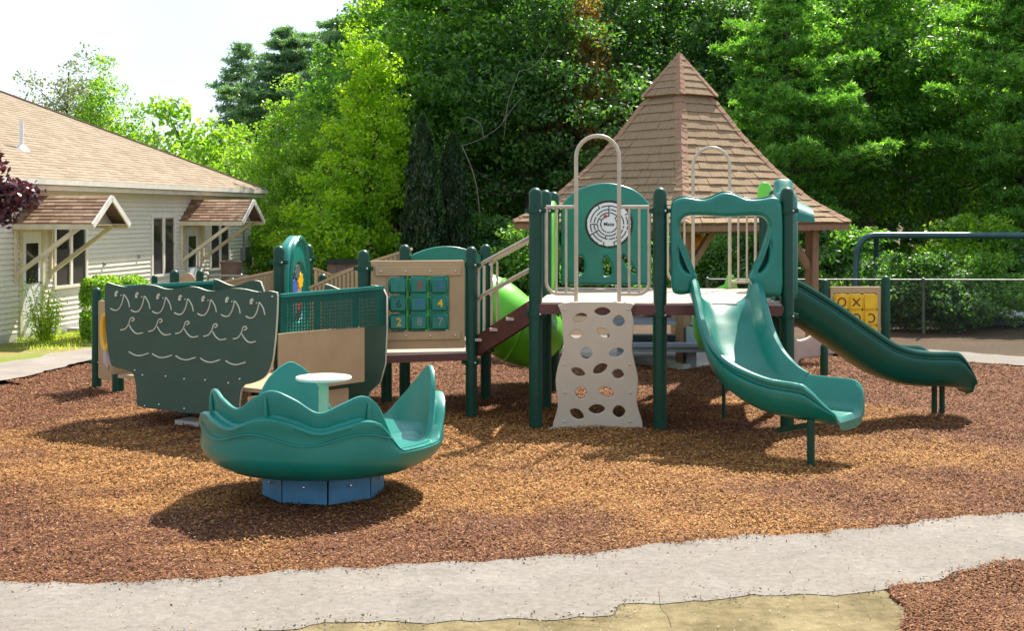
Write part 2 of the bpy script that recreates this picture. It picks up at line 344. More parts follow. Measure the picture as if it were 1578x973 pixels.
# loop path behind, lawn beside the house
lp_in = [gr(-90, 600), gr(0, 589), gr(70, 573), gr(140, 557.5), (-4.9, 21.2), (0, 22.0), (4.6, 20.4), gr(1480, 558), gr(1578, 565), gr(1700, 571)]
lp_out = [gr(-90, 571), gr(0, 560), gr(70, 549), gr(140, 539), (-5.3, 22.6), (0, 23.4), (5.2, 21.9), gr(1440, 541.5), gr(1578, 551), gr(1700, 557)]
lp_i = ragged(catmull([Vector((p[0], p[1], 0)) for p in lp_in], 3), False, .05, .12); lp_o = ragged(catmull([Vector((p[0], p[1], 0)) for p in lp_out], 3), False, .05, .12)
nL = sum(1 for p in lp_o if p.x < 0); ni = sum(1 for p in lp_i if p.x < 0)
flatpoly('left_path', lp_i[:ni] + list(reversed(lp_o[:nL])), .012, M['asphalt'])
flatpoly('back_path', lp_i[ni - 1:] + list(reversed(lp_o[nL - 1:])), .012, M['path'])
lawn = [p for p in lp_o if p.x < -5.2] + [Vector((-5.4, 30)), Vector((-6.7, 33)), Vector((-8.6, 22)), Vector((-10, 14))]
flatpoly('lawn', lawn, -.02, M['lawn'])
flatpoly('back_lawn', [Vector((-14, 34)), Vector((-3, 30)), Vector((-3, 48)), Vector((-30, 60))], -.025, M['lawn'])

# mulch chips
def chips(n, x0, x1, y0, y1, dens, keep, m, name, zo=0):
    x = rng.uniform(x0, x1, n * 4); y = rng.uniform(y0, y1, n * 4)
    k = rng.random(n * 4) < dens(y); k &= keep(x, y); k &= np.abs(x) < y * .41 + .4
    x = x[k][:n]; y = y[k][:n]; n = len(x)
    a = rng.uniform(0, 2 * np.pi, n); tilt = rng.normal(0, .26, n); D = np.stack([np.cos(a), np.sin(a), tilt], 1)
    Nn = np.stack([rng.normal(0, .27, n), rng.normal(0, .27, n), np.ones(n)], 1)
    hh = .012 * np.sin(x * 2.1 + 1) * np.sin(y * 1.7) + .01 * np.sin(x * 4.7 + y * 3.1) + .006 * np.sin(x * 9 - y * 8)
    C = np.stack([x, y, hh + zo + rng.uniform(-.008, .012, n)], 1)
    s = np.sqrt(np.maximum(y, 8) / 9)
    V = blades(C, D, Nn, rng.uniform(.013, .044, n) * s, rng.uniform(.005, .014, n) * s)
    print(name, n); return meta(part(name, quads(name, V, m), None), 'loose brown wood chips covering the playground mulch bed', 'wood chips', kind='stuff')
def keepbed(x, y):
    ins = inpoly(x, y, bed); near = inpoly(x, y - .12, bed) & (rng.random(len(x)) < .05)
    near2 = (rng.random(len(x)) < .0015) & (y < 12) & (y > 6.7)
    return ins | near | near2
chips(430000, -8.5, 8.5, 6.7, 20.5, lambda y: np.minimum(1, (9.5 / y) ** 1.3), keepbed, M['chip'], 'wood_chips')
cpoly = [Vector(p) for p in mr_edge] + [Vector((9, 5)), sr[-1]] + list(reversed(sr))[1:-1]
o = chips(40000, 1.4, 4.5, 6.3, 9, lambda y: np.ones_like(y), lambda x, y: inpoly(x, y, cpoly) | (inpoly(x, y - .1, cpoly) & (rng.random(len(x)) < .06)), M['chip2'], 'corner_wood_chips', .022)
o['label'] = 'dark red wood chips in the bed at the bottom right corner'
# crumbs and pebbles on the path and sand
n = 2600; x = rng.uniform(-3.6, 4.5, n); y = rng.uniform(6.5, 9.6, n)
V = blades(np.stack([x, y, np.full(n, .023)], 1), rng.normal(0, 1, (n, 3)) * [1, 1, .3], np.stack([rng.normal(0, .5, n), rng.normal(0, .5, n), np.ones(n)], 1), rng.uniform(.006, .02, n), rng.uniform(.004, .012, n))
M['crumb'] = island_mat('path_crumb', [(0, (.05, .03, .02)), (.3, (.25, .2, .16)), (1, (.55, .5, .44))], .9)
meta(part('path_grit', quads('path_grit', V, M['crumb']), None), 'fine grit and crumbs lying on the pale front path', 'grit', kind='stuff')
for nm, line, sg, nn, mm, lab in (('edge_chips', front_far, .045, 9000, 'chip2', 'stray wood chips along the far edge of the front path'), ('edge_crumbs', front_near, .045, 2600, 'clod', 'dark soil crumbs along the near edge of the front path')):
    if mm == 'clod': M['clod'] = island_mat('soil_clod', [(0, (.10, .07, .04)), (.5, (.22, .17, .09)), (1, (.36, .30, .18))], .95)
    LP = np.array([(p[0], p[1]) for p in line]); i_ = rng.integers(0, len(LP) - 1, nn); keep_ = np.sin(LP[i_, 0] * 5.3) + np.sin(LP[i_, 0] * 13) + rng.normal(0, .8, nn) > -.5
    i_ = i_[keep_]; nn = len(i_); f_ = rng.random((nn, 1)); P2 = LP[i_] * (1 - f_) + LP[i_ + 1] * f_ + np.stack([rng.normal(0, .03, nn), rng.standard_t(2.2, nn) * sg], 1)
    V = blades(np.stack([P2[:, 0], P2[:, 1], rng.uniform(.021, .034, nn)], 1), rng.normal(0, 1, (nn, 3)) * [1, 1, .35], rng.normal(0, .6, (nn, 3)) + [0, 0, 1], rng.uniform(.008, .028, nn), rng.uniform(.006, .014, nn))
    meta(part(nm, quads(nm, V, M[mm]), None), lab, 'wood chips' if mm == 'chip2' else 'soil crumbs', kind='stuff')
tw = thing('twig', gr(1025, 935), 'thin dry twig lying across the pale path edge', 'twig')
part('stick', MB().tube(catmull([gr(1016, 908, .03), gr(1021, 925, .05), gr(1030, 945, .03), gr(1036, 962, .03)], 4), .0018, 5), M['wood'], tw)

# ------------------------------------------------------------------ playground frame: tower posts
A0 = Vector((.243, 13.37, 0)); U = Vector((.994, -.105, 0)); Vv = Vector((.105, .994, 0)); MOD = 1.275
def T(a, b, z=0): return A0 + U * (a * MOD) + Vv * (b * MOD) + Vector((0, 0, z))
DZ = 1.28; LZ = .70
play = thing('play_structure', (.9, 14.6, 0), 'large green and tan climbing structure with two teal slides, loop rails and raised decks', 'play structure')
_pm = {}
def postmesh(h, r):
    k = (round(h, 3), r)
    if k not in _pm:
        p = [(0, 0), (r, 0), (r, h - r)] + [(r * math.cos(R(a)), h - r + r * math.sin(R(a))) for a in (20, 40, 60, 75)] + [(.001, h)]
        _pm[k] = MB().lathe(p, n=20).mesh('post')
    return _pm[k]
_cm = {}
def post(P, h, root, r=.068, collars=()):
    o = part('post', postmesh(h, r), M['post'], root, loc=P)
    for z in collars:
        if r not in _cm:
            b = MB().lathe([(r - .004, -.028), (r + .011, -.028), (r + .013, 0), (r + .011, .028), (r - .004, .028)], n=20)
            for s in (0, 180): b.box((math.cos(R(s)) * (r + .02), 0, 0), (.045, .04, .042))
            _cm[r] = b.mesh('clamp')
        part('clamp', _cm[r], M['post'], o, loc=Vector(P) + Vector((0, 0, z)), rot=(0, 0, -.1))
        if 'bolt' not in _cm: _cm['bolt'] = MB().lathe([(0.001, .012), (.010, .010), (.012, 0)], n=8).mesh('bolt')
        part('bolt', _cm['bolt'], M['bolt'], o, loc=Vector(P) + Vector((.045, -r - .008, z)), rot=(R(90), 0, 0))
    return o
TH = 2.46
for a, b in ((0, 0), (1, 0), (2, 0), (0, 1), (2, 1), (0, 2), (1, 2), (2, 2)):
    post(T(a, b), TH, play, .069, (TH - .24, DZ - .12) if b < 2 else (TH - .24,))
# tower deck
def deck(pts, z, root, th=.1, label=None):
    d = part('deck', MB().add([(p[0], p[1], z) for p in pts] + [(p[0], p[1], z - .02) for p in pts], [tuple(range(len(pts)))] + [(i, i + len(pts), (i + 1) % len(pts) + len(pts), (i + 1) % len(pts)) for i in range(len(pts))]), M['decktop'], root, smooth=False)
    for i in range(len(pts)):
        p, q = Vector(pts[i]), Vector(pts[(i + 1) % len(pts)]); p.z = q.z = z - .021 - th / 2
        part('edge_beam', MB().beam(p, q, .035, th), M['deckrim'], d, smooth=False)
    return d
deck([T(.02, -.03), T(1, -.03), T(1.98, -.03), T(1.98, 2.03), T(.02, 2.03)], DZ, play)
part('joist', MB().beam(T(1, 0, DZ - .09), T(1, 2, DZ - .09), .05, .1).beam(T(0, 1, DZ - .09), T(2, 1, DZ - .09), .05, .1), M['deckrim'], play, smooth=False)

# loop rail gates (front left bay, back right bay)
def looprail(a0, b, root, nb=(3, 3), arch=2.99, width=.44, left=True, right=True):
    c = .5
    def P(x, z): return T(a0, b) + U * (x + MOD / 2) + Vector((0, 0, z))
    h = width / 2; top = arch - h
    arc = [P(-h, DZ + .0)] + [P(-h, DZ + .3), P(-h, top - .3)] + [P(-h * math.cos(R(a)), top + h * math.sin(R(a))) for a in range(0, 181, 15)] + [P(h, top - .3), P(h, DZ + .3), P(h, DZ)]
    part('loop_rail', MB().tube(arc, .021, 12), M['beige'], root, label='tall arched beige entry loop')
    zt, zb = TH - .26 + .06, DZ + .085
    for s, on in ((-1, left), (1, right)):
        if not on: continue
        x1 = h; x2 = MOD / 2 - .11
        gate = MB().tube([P(s * x1, zt), P(s * x2, zt)], .019, 10)
        gate.tube([P(s * x2, zt)] + [P(s * x2, zb + .12)] + [P(s * (x2 - .12 + .12 * math.cos(R(a))), zb + .12 - .12 * math.sin(R(a))) for a in range(0, 91, 18)] + [P(s * x1, zb)], .019, 10)
        part('guard_rail', gate, M['beige'], root)
        for k in (1, 2):
            x = x1 + (x2 - x1) * k / 3 + .0
            part('bar', MB().tube([P(s * x, zb), P(s * x, zt)], .0125, 8), M['beige'], root)
looprail(0, -.0, play)
looprail(1, 2.0, play, arch=2.99)

# climbing wall with leaf holes
WP = T(.5, -.07)
WN = Vector((.105, .994, .10)).normalized(); Wc = Vector((at(921, 466, 13.2)))
WU = Vector((.994, -.105, 0))
def wl(px, py):                                # position on the climber plane, in metres
    q = onplane(px, py, Wc, WN); d = q - Wc; up = WN.cross(WU) * -1
    return (d.dot(WU), d.dot(up if up.z > 0 else -up))
def zc(i, x, y): return (820 + x * .24666, 440 + y * .24666)
Lp = [(197, 108), (185, 180), (193, 300), (195, 400), (165, 490), (147, 590), (155, 680), (160, 760), (135, 850), (130, 885), (145, 897)]
Rp = [(675, 897), (690, 885), (685, 840), (660, 760), (655, 680), (663, 590), (645, 500), (625, 400), (630, 300), (635, 230), (618, 150), (612, 108)]
outl = [wl(*zc(0, x, y)) for x, y in Lp + Rp]
ol = [(p.x, p.y) for p in catmull([Vector((x, y, 0)) for x, y in outl], 3, True)]
HO = [(440, 162, 50, 26, 0), (300, 202, 46, 28, 20), (542, 224, 38, 32, -5), (275, 305, 40, 28, 5), (446, 297, 44, 28, -35), (340, 425, 38, 34, 10), (527, 418, 48, 27, 15), (288, 540, 46, 25, -22), (426, 521, 50, 26, 30), (537, 552, 38, 30, -10),
      (306, 670, 38, 38, 0), (464, 667, 50, 30, -22), (280, 803, 48, 30, -30), (404, 773, 52, 30, 3), (543, 790, 40, 36, 8)]
holes = []
for k, (x, y, rx, ry, an) in enumerate(HO):
    hp = []
    for j in range(18):
        a = 2 * math.pi * j / 18; qx = rx * math.cos(a); qy = ry * math.sin(a) * (1 - .28 * abs(math.cos(a)) ** 3) * (1.15 if math.sin(a) < 0 and k % 3 == 2 else 1)
        ca, sa = math.cos(R(an)), math.sin(R(an)); hp.append(wl(*zc(0, x + qx * ca + qy * sa, y - qx * sa + qy * ca)))
    holes.append(hp)
up = WN.cross(WU); up = up if up.z > 0 else -up
wall = part('climbing_wall', plate([ol] + holes, .045, Wc, WU, .008, up), M['climb'], play, label='beige climbing board with leaf shaped holes')
for x, y in ((205, 148), (600, 148), (205, 490), (608, 490), (205, 668), (612, 668), (203, 848), (612, 848)):
    q = onplane(*zc(0, x, y), Wc, WN); part('bolt', _cm['bolt'], M['bolt'], wall, loc=q - WN * .024, rot=(R(90), 0, 0))

# maze panel, back left bay
def TP(b, a=0): return T(a, b)
mp = [(-.545, -.02), (-.545, .85), (-.50, 1.0), (-.36, 1.13), (-.18, 1.20), (0, 1.225), (.18, 1.20), (.36, 1.13), (.50, 1.0), (.545, .85), (.545, -.02)]
mo = [(p.x, p.y) for p in catmull([Vector((x, y, 0)) for x, y in mp], 4)]
Pm = T(.5, 2.0, DZ + .06)
slots = [[(p.x, p.y) for p in catmull([Vector((x, y, 0)) for x, y in s], 4, True)] for s in
         ([(-.33, .12), (-.30, .10), (-.26, .16), (-.27, .30), (-.32, .33), (-.345, .24)], [(-.02, .09), (.06, .10), (.07, .18), (.04, .28), (-.01, .33), (-.04, .25), (-.03, .15)], [(.20, .30), (.22, .34), (.29, .26), (.37, .13), (.33, .12), (.26, .20)])]
maze = part('maze_panel', plate([mo, ell(.04, .72, .275, .275, 40)] + slots, .09, Pm, U, .03), M['teal'], play, label='arched green panel with a round maze')
part('rim', MB().tube([Pm + U * (.04 + .285 * math.cos(R(a))) + Vector((0, 0, .72 + .285 * math.sin(R(a)))) - Vv * .03 for a in range(0, 360, 10)], .016, 8, closed=True), M['black'], maze)
Nf = -Vv
part('maze_disc', plate([ell(.04, .72, .265, .265, 48)], .02, Pm - Vv * .03, U, .003), M['white'], maze)
lines = MB()
def mzp(r, a, y=.0425): return Pm + U * (.04 + r * math.cos(R(a))) + Vector((0, 0, .72 + r * math.sin(R(a)))) - Vv * y
random.seed(3)
for r, gaps in ((.225, ((20, 50), (150, 170), (260, 285))), (.18, ((80, 110), (200, 215), (330, 350))), (.14, ((0, 30), (120, 150), (240, 260))), (.10, ((60, 80), (180, 230)))):
    a = 0
    while a < 360:
        b = a + random.choice((30, 45, 60))
        if not any(g0 < (a + b) / 2 < g1 for g0, g1 in gaps): lines.tube([mzp(r, x) for x in np.linspace(a, min(b, 360) - 6, 8)], .0065, 6)
        if random.random() < .6: lines.tube([mzp(r, a), mzp(r + .04, a)], .0065, 6)
        a = b
part('maze_lines', lines, M['black'], maze)
part('lettering', place(textmesh('Maze', .062, .004), mzp(0, 0, .043), U), M['black'], maze)
part('knob', MB().lathe([(.001, .02), (.018, .015), (.022, 0)], n=12), M['red'], maze, loc=mzp(.105, 115, .044), rot=(R(90), 0, 0))
random.seed(11)

# hood over slide 1 (front right bay)
def hoodpts(inn, out): return [[(p.x, p.y) for p in catmull([Vector((x, y, 0)) for x, y in s], 5, True)] for s in (out, inn)]
def hd(px, py, Y=13.17): q = at(px, py, Y); return ((q - T(1.5, 0)).dot(U), q.z)
ho = [hd(x, y) for x, y in ((1037, 320), (1042, 309), (1058, 304), (1085, 307), (1110, 298), (1128, 297), (1150, 304), (1170, 309), (1190, 306), (1203, 312), (1205, 330), (1204, 380), (1203, 445), (1196, 457), (1150, 455), (1150, 452), (1158, 430), (1180, 380))]
ho = [hd(x, y) for x, y in ((1040, 309), (1056, 304), (1085, 308), (1108, 299), (1118, 297), (1130, 299), (1150, 307), (1172, 307), (1190, 304), (1201, 311), (1204, 340), (1204, 400), (1203, 450), (1190, 456), (1165, 455), (1158, 440), (1153, 428))]
inn = [hd(x, y) for x, y in ((1158, 418), (1170, 392), (1181, 358), (1182, 345), (1172, 334), (1150, 333), (1120, 335), (1090, 333), (1062, 333), (1050, 340), (1048, 355), (1053, 380), (1066, 412), (1074, 426))]
lo = [hd(x, y) for x, y in ((1070, 434), (1066, 448), (1060, 453), (1045, 454), (1036, 448), (1034, 420), (1033, 360), (1034, 320))]
ring = [(p.x, p.y) for p in catmull([Vector((x, y, 0)) for x, y in ho + inn + lo], 3, True)]
sl1 = [(p.x, p.y) for p in catmull([Vector((*hd(x, y), 0)) for x, y in ((1050, 383), (1049, 400), (1054, 414), (1063, 419), (1058, 404))], 3, True)]
sl2 = [(p.x, p.y) for p in catmull([Vector((*hd(x, y), 0)) for x, y in ((1182, 380), (1176, 396), (1166, 412), (1170, 418), (1181, 402))], 3, True)]
hood = part('slide_hood', plate([ring, sl1, sl2], .16, T(1.5, -.02), U, .045), M['teal'], play, label='wavy topped teal hood over the front slide')
part('rear_rim', plate([[(x, z + .018) for x, z in ring]], .03, T(1.5, .05), U, .01), M['dteal'], hood)
# hood over slide 2, on the right side, seen edge on
ho2 = [(-.50, DZ + .05), (-.53, 1.9), (-.50, 2.3), (-.40, 2.42), (-.2, 2.40), (-.06, 2.52), (0, 2.56), (.06, 2.52), (.2, 2.40), (.40, 2.42), (.5, 2.3), (.53, 1.9), (.50, DZ + .05), (.33, DZ + .12), (.36, 1.7), (.40, 2.1), (.25, 2.2), (-.25, 2.2), (-.40, 2.1), (-.36, 1.7), (-.33, DZ + .12)]
part('slide_hood', plate([[(p.x, p.y) for p in catmull([Vector((x, y, 0)) for x, y in ho2], 3, True)]], .20, T(2.02, .5), Vv, .06), M['teal'], play, label='second teal hood seen edge on at the right side')
vis = [Vector((math.cos(R(a)) * .38, math.sin(R(a)) * .2, 0)) for a in range(0, 181, 20)]
part('visor', MB().grid([[T(2.08, .5) + Vv * p.x * 1.1 + U * (.0 + d) + Vector((0, 0, 2.12 + p.y * (1.2 - d * 2) - d * .1)) for p in vis] for d in (0, .08, .15, .2)]), M['teal'], play)
# lime ring panel on the left side, edge on, and lime cap at the back right
part('tunnel_panel', plate([ell(0, 1.78, .50, .56, 32, pw=.8), ell(0, 1.75, .34, .38, 28)], .09, T(.02, 1.5), Vv, .03), M['lime'], play, label='lime green oval panel seen almost edge on')
part('lime_finial', MB().lathe([(.001, 2.57), (.05, 2.56), (.085, 2.51), (.092, 2.40), (.088, 2.34), (.07, 2.33)], n=16), M['lime'], play, loc=T(2, 2))
# lime tube behind the number deck, lime chute at the back right
tp = catmull([(-1.35, 15.95, 1.12), (-.6, 15.9, 1.1), (-.28, 15.85, 1.02), (-.02, 15.8, .82), (.2, 15.9, .73), (.24, 16.4, .70), (.2, 17.0, .66)], 7)
tube = part('crawl_tube', MB().tube(tp, .415, 32, cap=False), M['lime'], play, label='lime green crawl tube')
for k in (14, 23, 31):
    d = (tp[k + 1] - tp[k - 1]).normalized(); x = d.cross(Vector((0, 0, 1))).normalized(); y = x.cross(d)
    part('seam_ring', MB().tube([tp[k] + (x * math.cos(R(a)) + y * math.sin(R(a))) * .42 for a in range(0, 360, 12)], .016, 6, closed=True), M['lime'], tube)
def chute(path, name, m, root, width=.25, wallh=.24, lipr=.035, label=None, end=5, end2=None, bot=.07):
    K = len(path); rows = []
    for i, p in enumerate(path):
        d = path[min(i + 1, K - 1)] - path[max(i - 1, 0)]; d = Vector(d); d.normalize(); n = Vector((d.y, -d.x, 0)).normalized(); upv = n.cross(d); upv = upv if upv.z > 0 else -upv
        ee = [min(1, (K - 1 - i) / q) for q in (end2 or end, end)]; ee = [q * q * (3 - 2 * q) if (q_ > 12) else math.sqrt(max(0, 1 - (1 - q) ** 2)) for q, q_ in zip(ee, (end2 or end, end))]; w = width
        if i >= K - 4: p = p - Vector((0, 0, .006 * (i - K + 5) ** 2 / 2))
        th = .03
        pr = []
        # outer left bottom up, over the lip, down inside, bed, mirrored
        LR = []
        for e in ee:
            hh = wallh * (.16 + .84 * e); fl = (1 - e) * .03
            b = bot
            g = w + (.35 + .65 * e) * 0; k_ = .25 + .75 * e
            LR.append([(-(w - .15), -b), (-(w - .02), -b * .72), (-(w + .05 * k_), -b * .05), (-(w + .10 * k_ + fl), hh * .42), (-(w + .115 * k_ + fl), hh * .60), (-(w + .108 * k_ + fl), hh * .69), (-(w + .080 * k_ + fl), hh * .735), (-(w + .078 * k_ + fl), hh * .79), (-(w + .105 * k_ + fl), hh * .83), (-(w + .112 * k_ + fl), hh * .92), (-(w + .095 * k_ + fl), hh * .99), (-(w + .06 * k_ + fl), hh), (-(w + .03 * k_ + fl * .7), hh * .90), (-(w + .0), hh * .35), (-(w - .05), .05 * k_), (-(w - .13), .01)])
        L, Rr = LR[0], [(-x, z) for x, z in reversed(LR[1])]
        for x, z in L + Rr: pr.append(p + n * x + upv * z)
        rows.append(pr)
    mb = MB().grid(rows, closed=True); nn = len(rows[0])
    mb.f.append(tuple(range(nn))); mb.f.append(tuple(len(mb.v) - nn + k for k in range(nn - 1, -1, -1)))
    o = part(name, mb, m, root, label=label); return o
lch = catmull([T(1.45, 2.05, DZ - .02), T(1.5, 2.35, 1.12), T(1.6, 2.8, .75), T(1.65, 3.4, .4), T(1.7, 3.9, .3)], 6)
chute(lch, 'back_slide', M['lime'], play, .22, .2, label='lime slide at the far side of the tower')
# slide 1 (front, curving right)
s1 = catmull([(2.15, 13.27, 1.26), (2.15, 13.1, 1.25), (2.15, 12.88, 1.10), (2.16, 12.6, .88), (2.20, 12.3, .68), (2.30, 12.02, .54), (2.47, 11.80, .45), (2.66, 11.68, .42), (2.83, 11.56, .415), (2.99, 11.44, .41)], 14)
sl1o = chute(s1, 'slide', M['teal'], play, .245, .28, label='wide teal slide curving to the right in front', end=25, end2=11)
def pinch(name, P, z0, z1, r, root): return part(name, MB().lathe([(r, z0), (r, z1)], n=14), M['post'], root, loc=P)
pinch('leg', (2.60, 11.29, 0), 0, .40, .034, sl1o)
pinch('leg', (2.26, 13.85, 0), 0, .9, .02, sl1o)
part('brace', MB().beam((2.45, 11.9, .2), (2.6, 11.4, .33), .05, .05), M['post'], sl1o)
# slide 2 (to the right)
s2 = catmull([(2.72, 13.86, 1.27), (2.86, 13.87, 1.23), (3.22, 13.90, 1.01), (3.55, 13.93, .78), (3.84, 13.96, .59), (4.09, 13.98, .49), (4.33, 14.0, .45), (4.62, 14.03, .44), (4.90, 14.06, .41)], 14)
sl2o = chute(s2, 'slide', M['dteal'], play, .245, .29, label='straight dark green slide running to the right', end=13, end2=20, bot=.11)
for dx in (0, .085): pinch('leg', (4.62 + dx, 14.2, 0), 0, .42, .03, sl2o)

# ------------------------------------------------------------------ low number deck, stairs, ramps
P7 = Vector((-1.585, 13.86, 0)); P5 = Vector((-.44, 14.06, 0)); P8 = Vector((-1.235, 14.95, 0)); P6 = Vector((-.31, 15.3, 0))
for P, h in ((P7, 1.805), (P5, 1.835), (P8, 1.835), (P6, 1.83)): post(P, h, play, .063, (h - .2, LZ - .12))
post(Vector((-1.46, 15.1, 0)), .66, play, .063)
deck([P7 + Vector((.1, -.14, 0)), P5 + Vector((0, -.02, 0)), P6 + Vector((0, 0, 0)), P8], LZ, play, .075)
# number panel between P7 and P5
ND = (P5 - P7).normalized(); NN = Vector((ND.y, -ND.x, 0)); Nc = (P7 + P5) / 2
L2 = (P5 - P7).length / 2 - .075
zt, zb = 1.685, .735
ppl = part('number_panel', plate([rrect(-L2, zb, L2, zt, .02), rrect(-.335, .93, .335, 1.52, .01)], .05, Nc, ND, .006), M['tan'], play, label='tan panel with turning number blocks')
def np2(x, z, out=.0): return Nc + ND * x + Vector((0, 0, z)) + NN * out
for z0, z1 in ((1.525, 1.62), (.835, .925)):
    part('strip', plate([rrect(-.46, z0, .46, z1, .012)], .03, Nc + NN * .038, ND, .005), M['tan'], ppl)
    for x in (-.40, -.13, .13, .40): part('bolt', _cm['bolt'], M['bolt'], ppl, loc=np2(x, (z0 + z1) / 2, .055), rot=(R(90), 0, 0), )
glyph = [['1', '5', '3'], ['6', '0', '4'], ['2', '8', '7']]
gcol = [['teal2', 'red', 'bluepl'], ['dteal', 'bluepl', 'yellow'], ['yellow', 'steel', 'steel']]
rb = MB().box((0, 0, 0), (.195, .15, .175)); me = rb.mesh('number_block', False)
bm = bmesh.new(); bm.from_mesh(me); bmesh.ops.bevel(bm, geom=bm.edges[:], offset=.022, segments=3, affect='EDGES'); bm.to_mesh(me); bm.free(); shade(me, 50)
yaw = math.atan2(ND.y, ND.x)
for r in range(3):
    for c in range(3):
        x = -.222 + c * .222; z = 1.42 - r * .196
        o = part('number_block', me, M['teal'], ppl, loc=np2(x, z, .01), rot=(random.uniform(-.12, .12), 0, yaw))
        part('numeral', place(textmesh(glyph[r][c], .12, .004), np2(x + .01, z, .088), ND), M[gcol[r][c]], play)
for c in (-.111, .111): part('spindle', MB().tube([np2(c, .93), np2(c, 1.52)], .012, 8), M['lime'], ppl)
# arched back panel
bl = (P6 - P8); L = bl.length; bd = bl.normalized()
arch = [(.06, .76), (.06, 1.66)] + [(L * t, 1.66 + .15 * math.sin(math.pi * t) ** .8) for t in np.linspace(.07, .93, 14)] + [(L - .06, 1.66), (L - .06, .76)]
part('arched_panel', plate([arch], .05, P8, bd, .01), M['teal'], play, label='low arched green panel behind the number deck')
# stairs from number deck up to the tower
sa0, sa1 = P5 + Vector((.06, .05, 0)), T(0, 0) + Vector((-.05, .02, 0)); sb0, sb1 = P6 + Vector((.06, -.05, 0)), T(0, 1) + Vector((-.05, 0, 0))
st = MB()
for a, b in ((sa0, sa1), (sb0, sb1)):
    part('stringer', MB().beam(Vector((a.x, a.y, .74)), Vector((b.x, b.y, 1.17)), .05, .21), M['deckrim'], play, smooth=False)
for k in range(3):
    t = (k + .5) / 3.3; a = sa0.lerp(sa1, t); b = sb0.lerp(sb1, t); a.z = b.z = .74 + .43 * t + .02
    part('tread', MB().beam(a, b, .24, .03), M['decktop'], play, smooth=False)
for a, b, (pa, pb) in ((sa0, sa1, (sa0, sa1)), (sb0, sb1, (sb0, sb1))):
    for z0, z1 in ((1.62, 1.95), (1.27, 1.62)):
        part('handrail', MB().tube([Vector((a.x - .02, a.y, z0 - .035)), Vector((a.x + .02, a.y, z0 - .012))] + [Vector((a.x + (b.x - a.x) * q, a.y + (b.y - a.y) * q, z0 + (z1 - z0) * q)) for q in (.12, .5, 1)], .021, 10), M['beige'], play)
    part('upright', MB().tube([Vector((a.x + .01, a.y, .80)), Vector((a.x + .01, a.y, 1.62))], .018, 10), M['beige'], play)
    part('upright', MB().tube([Vector((a.x + .075, a.y + .05, .80)), Vector((a.x + .075, a.y + .05, 1.62))], .016, 10), M['beige'], play)
# ramp barriers behind the boat: tan ribbed boards climbing to the deck
def ribbed(p, q, z0p, z1p, z0q, z1q, label=None):
    p = Vector(p); q = Vector(q); d = (q - p); L = d.length; n = int(L / .055); mb = MB()
    r = part('ramp_barrier', MB().add([p + Vector((0, 0, z0p)), q + Vector((0, 0, z0q)), q + Vector((0, .02, z0q)), p + Vector((0, .02, z0p)), p + Vector((0, 0, z1p)), q + Vector((0, 0, z1q)), q + Vector((0, .02, z1q)), p + Vector((0, .02, z1p))], [(0, 1, 5, 4), (2, 3, 7, 6), (4, 5, 6, 7), (0, 3, 2, 1), (1, 2, 6, 5), (3, 0, 4, 7)]), M['tandark'], play, smooth=False, label=label)
    for k in range(n):
        t = (k + .5) / n; c = p.lerp(q, t); a = z0p + (z0q - z0p) * t; b = z1p + (z1q - z1p) * t
        mb.box((c.x, c.y - .012, (a + b) / 2), (.03, .02, b - a - .02))
    part('ribs', mb, M['tan'], r, kind='stuff', smooth=False)
    part('cap_rail', MB().beam(p + Vector((0, .01, z1p + .01)), q + Vector((0, .01, z1q + .01)), .05, .03), M['tan'], r, smooth=False)
def X(px, Y): return Vector(((px - CX) * Y / F, Y, 0))
G1, G2 = X(430, 15.3), X(474.5, 16.6)
ribbed(X(478, 15.3), X(553, 15.0), .55, CZ - 117 * 15.3 / F, .62, CZ - 84 * 15.0 / F)
ribbed(X(572, 15.3), X(634, 15.1), .62, CZ - 77 * 15.3 / F, .65, CZ - 57 * 15.1 / F)
ribbed(X(336, 16.4), X(424, 15.6), .3, CZ - 110 * 16.4 / F, .45, CZ - 92 * 15.6 / F)
ribbed(X(484, 18.0), X(512, 18.2), .5, CZ - 87 * 18.0 / F, .3, CZ - 98 * 18.2 / F)
ribbed(X(512, 16.6), X(566, 16.4), .6, CZ - 98 * 16.6 / F, .6, CZ - 80 * 16.4 / F)
deck([X(380, 15.5), X(560, 14.6), X(600, 15.4), X(470, 17.0), X(400, 17.0)], .58, play, .08)
for P, h in ((G1, 1.815), (G2, 1.80)): post(P, h, play, .066, (h - .2,))
for px, Y, yt in ((357, 16.6, 428), (497, 16.9, 422), (519, 16.5, 424)): post(X(px, Y), CZ - (yt - HY) * Y / F, play, .06)
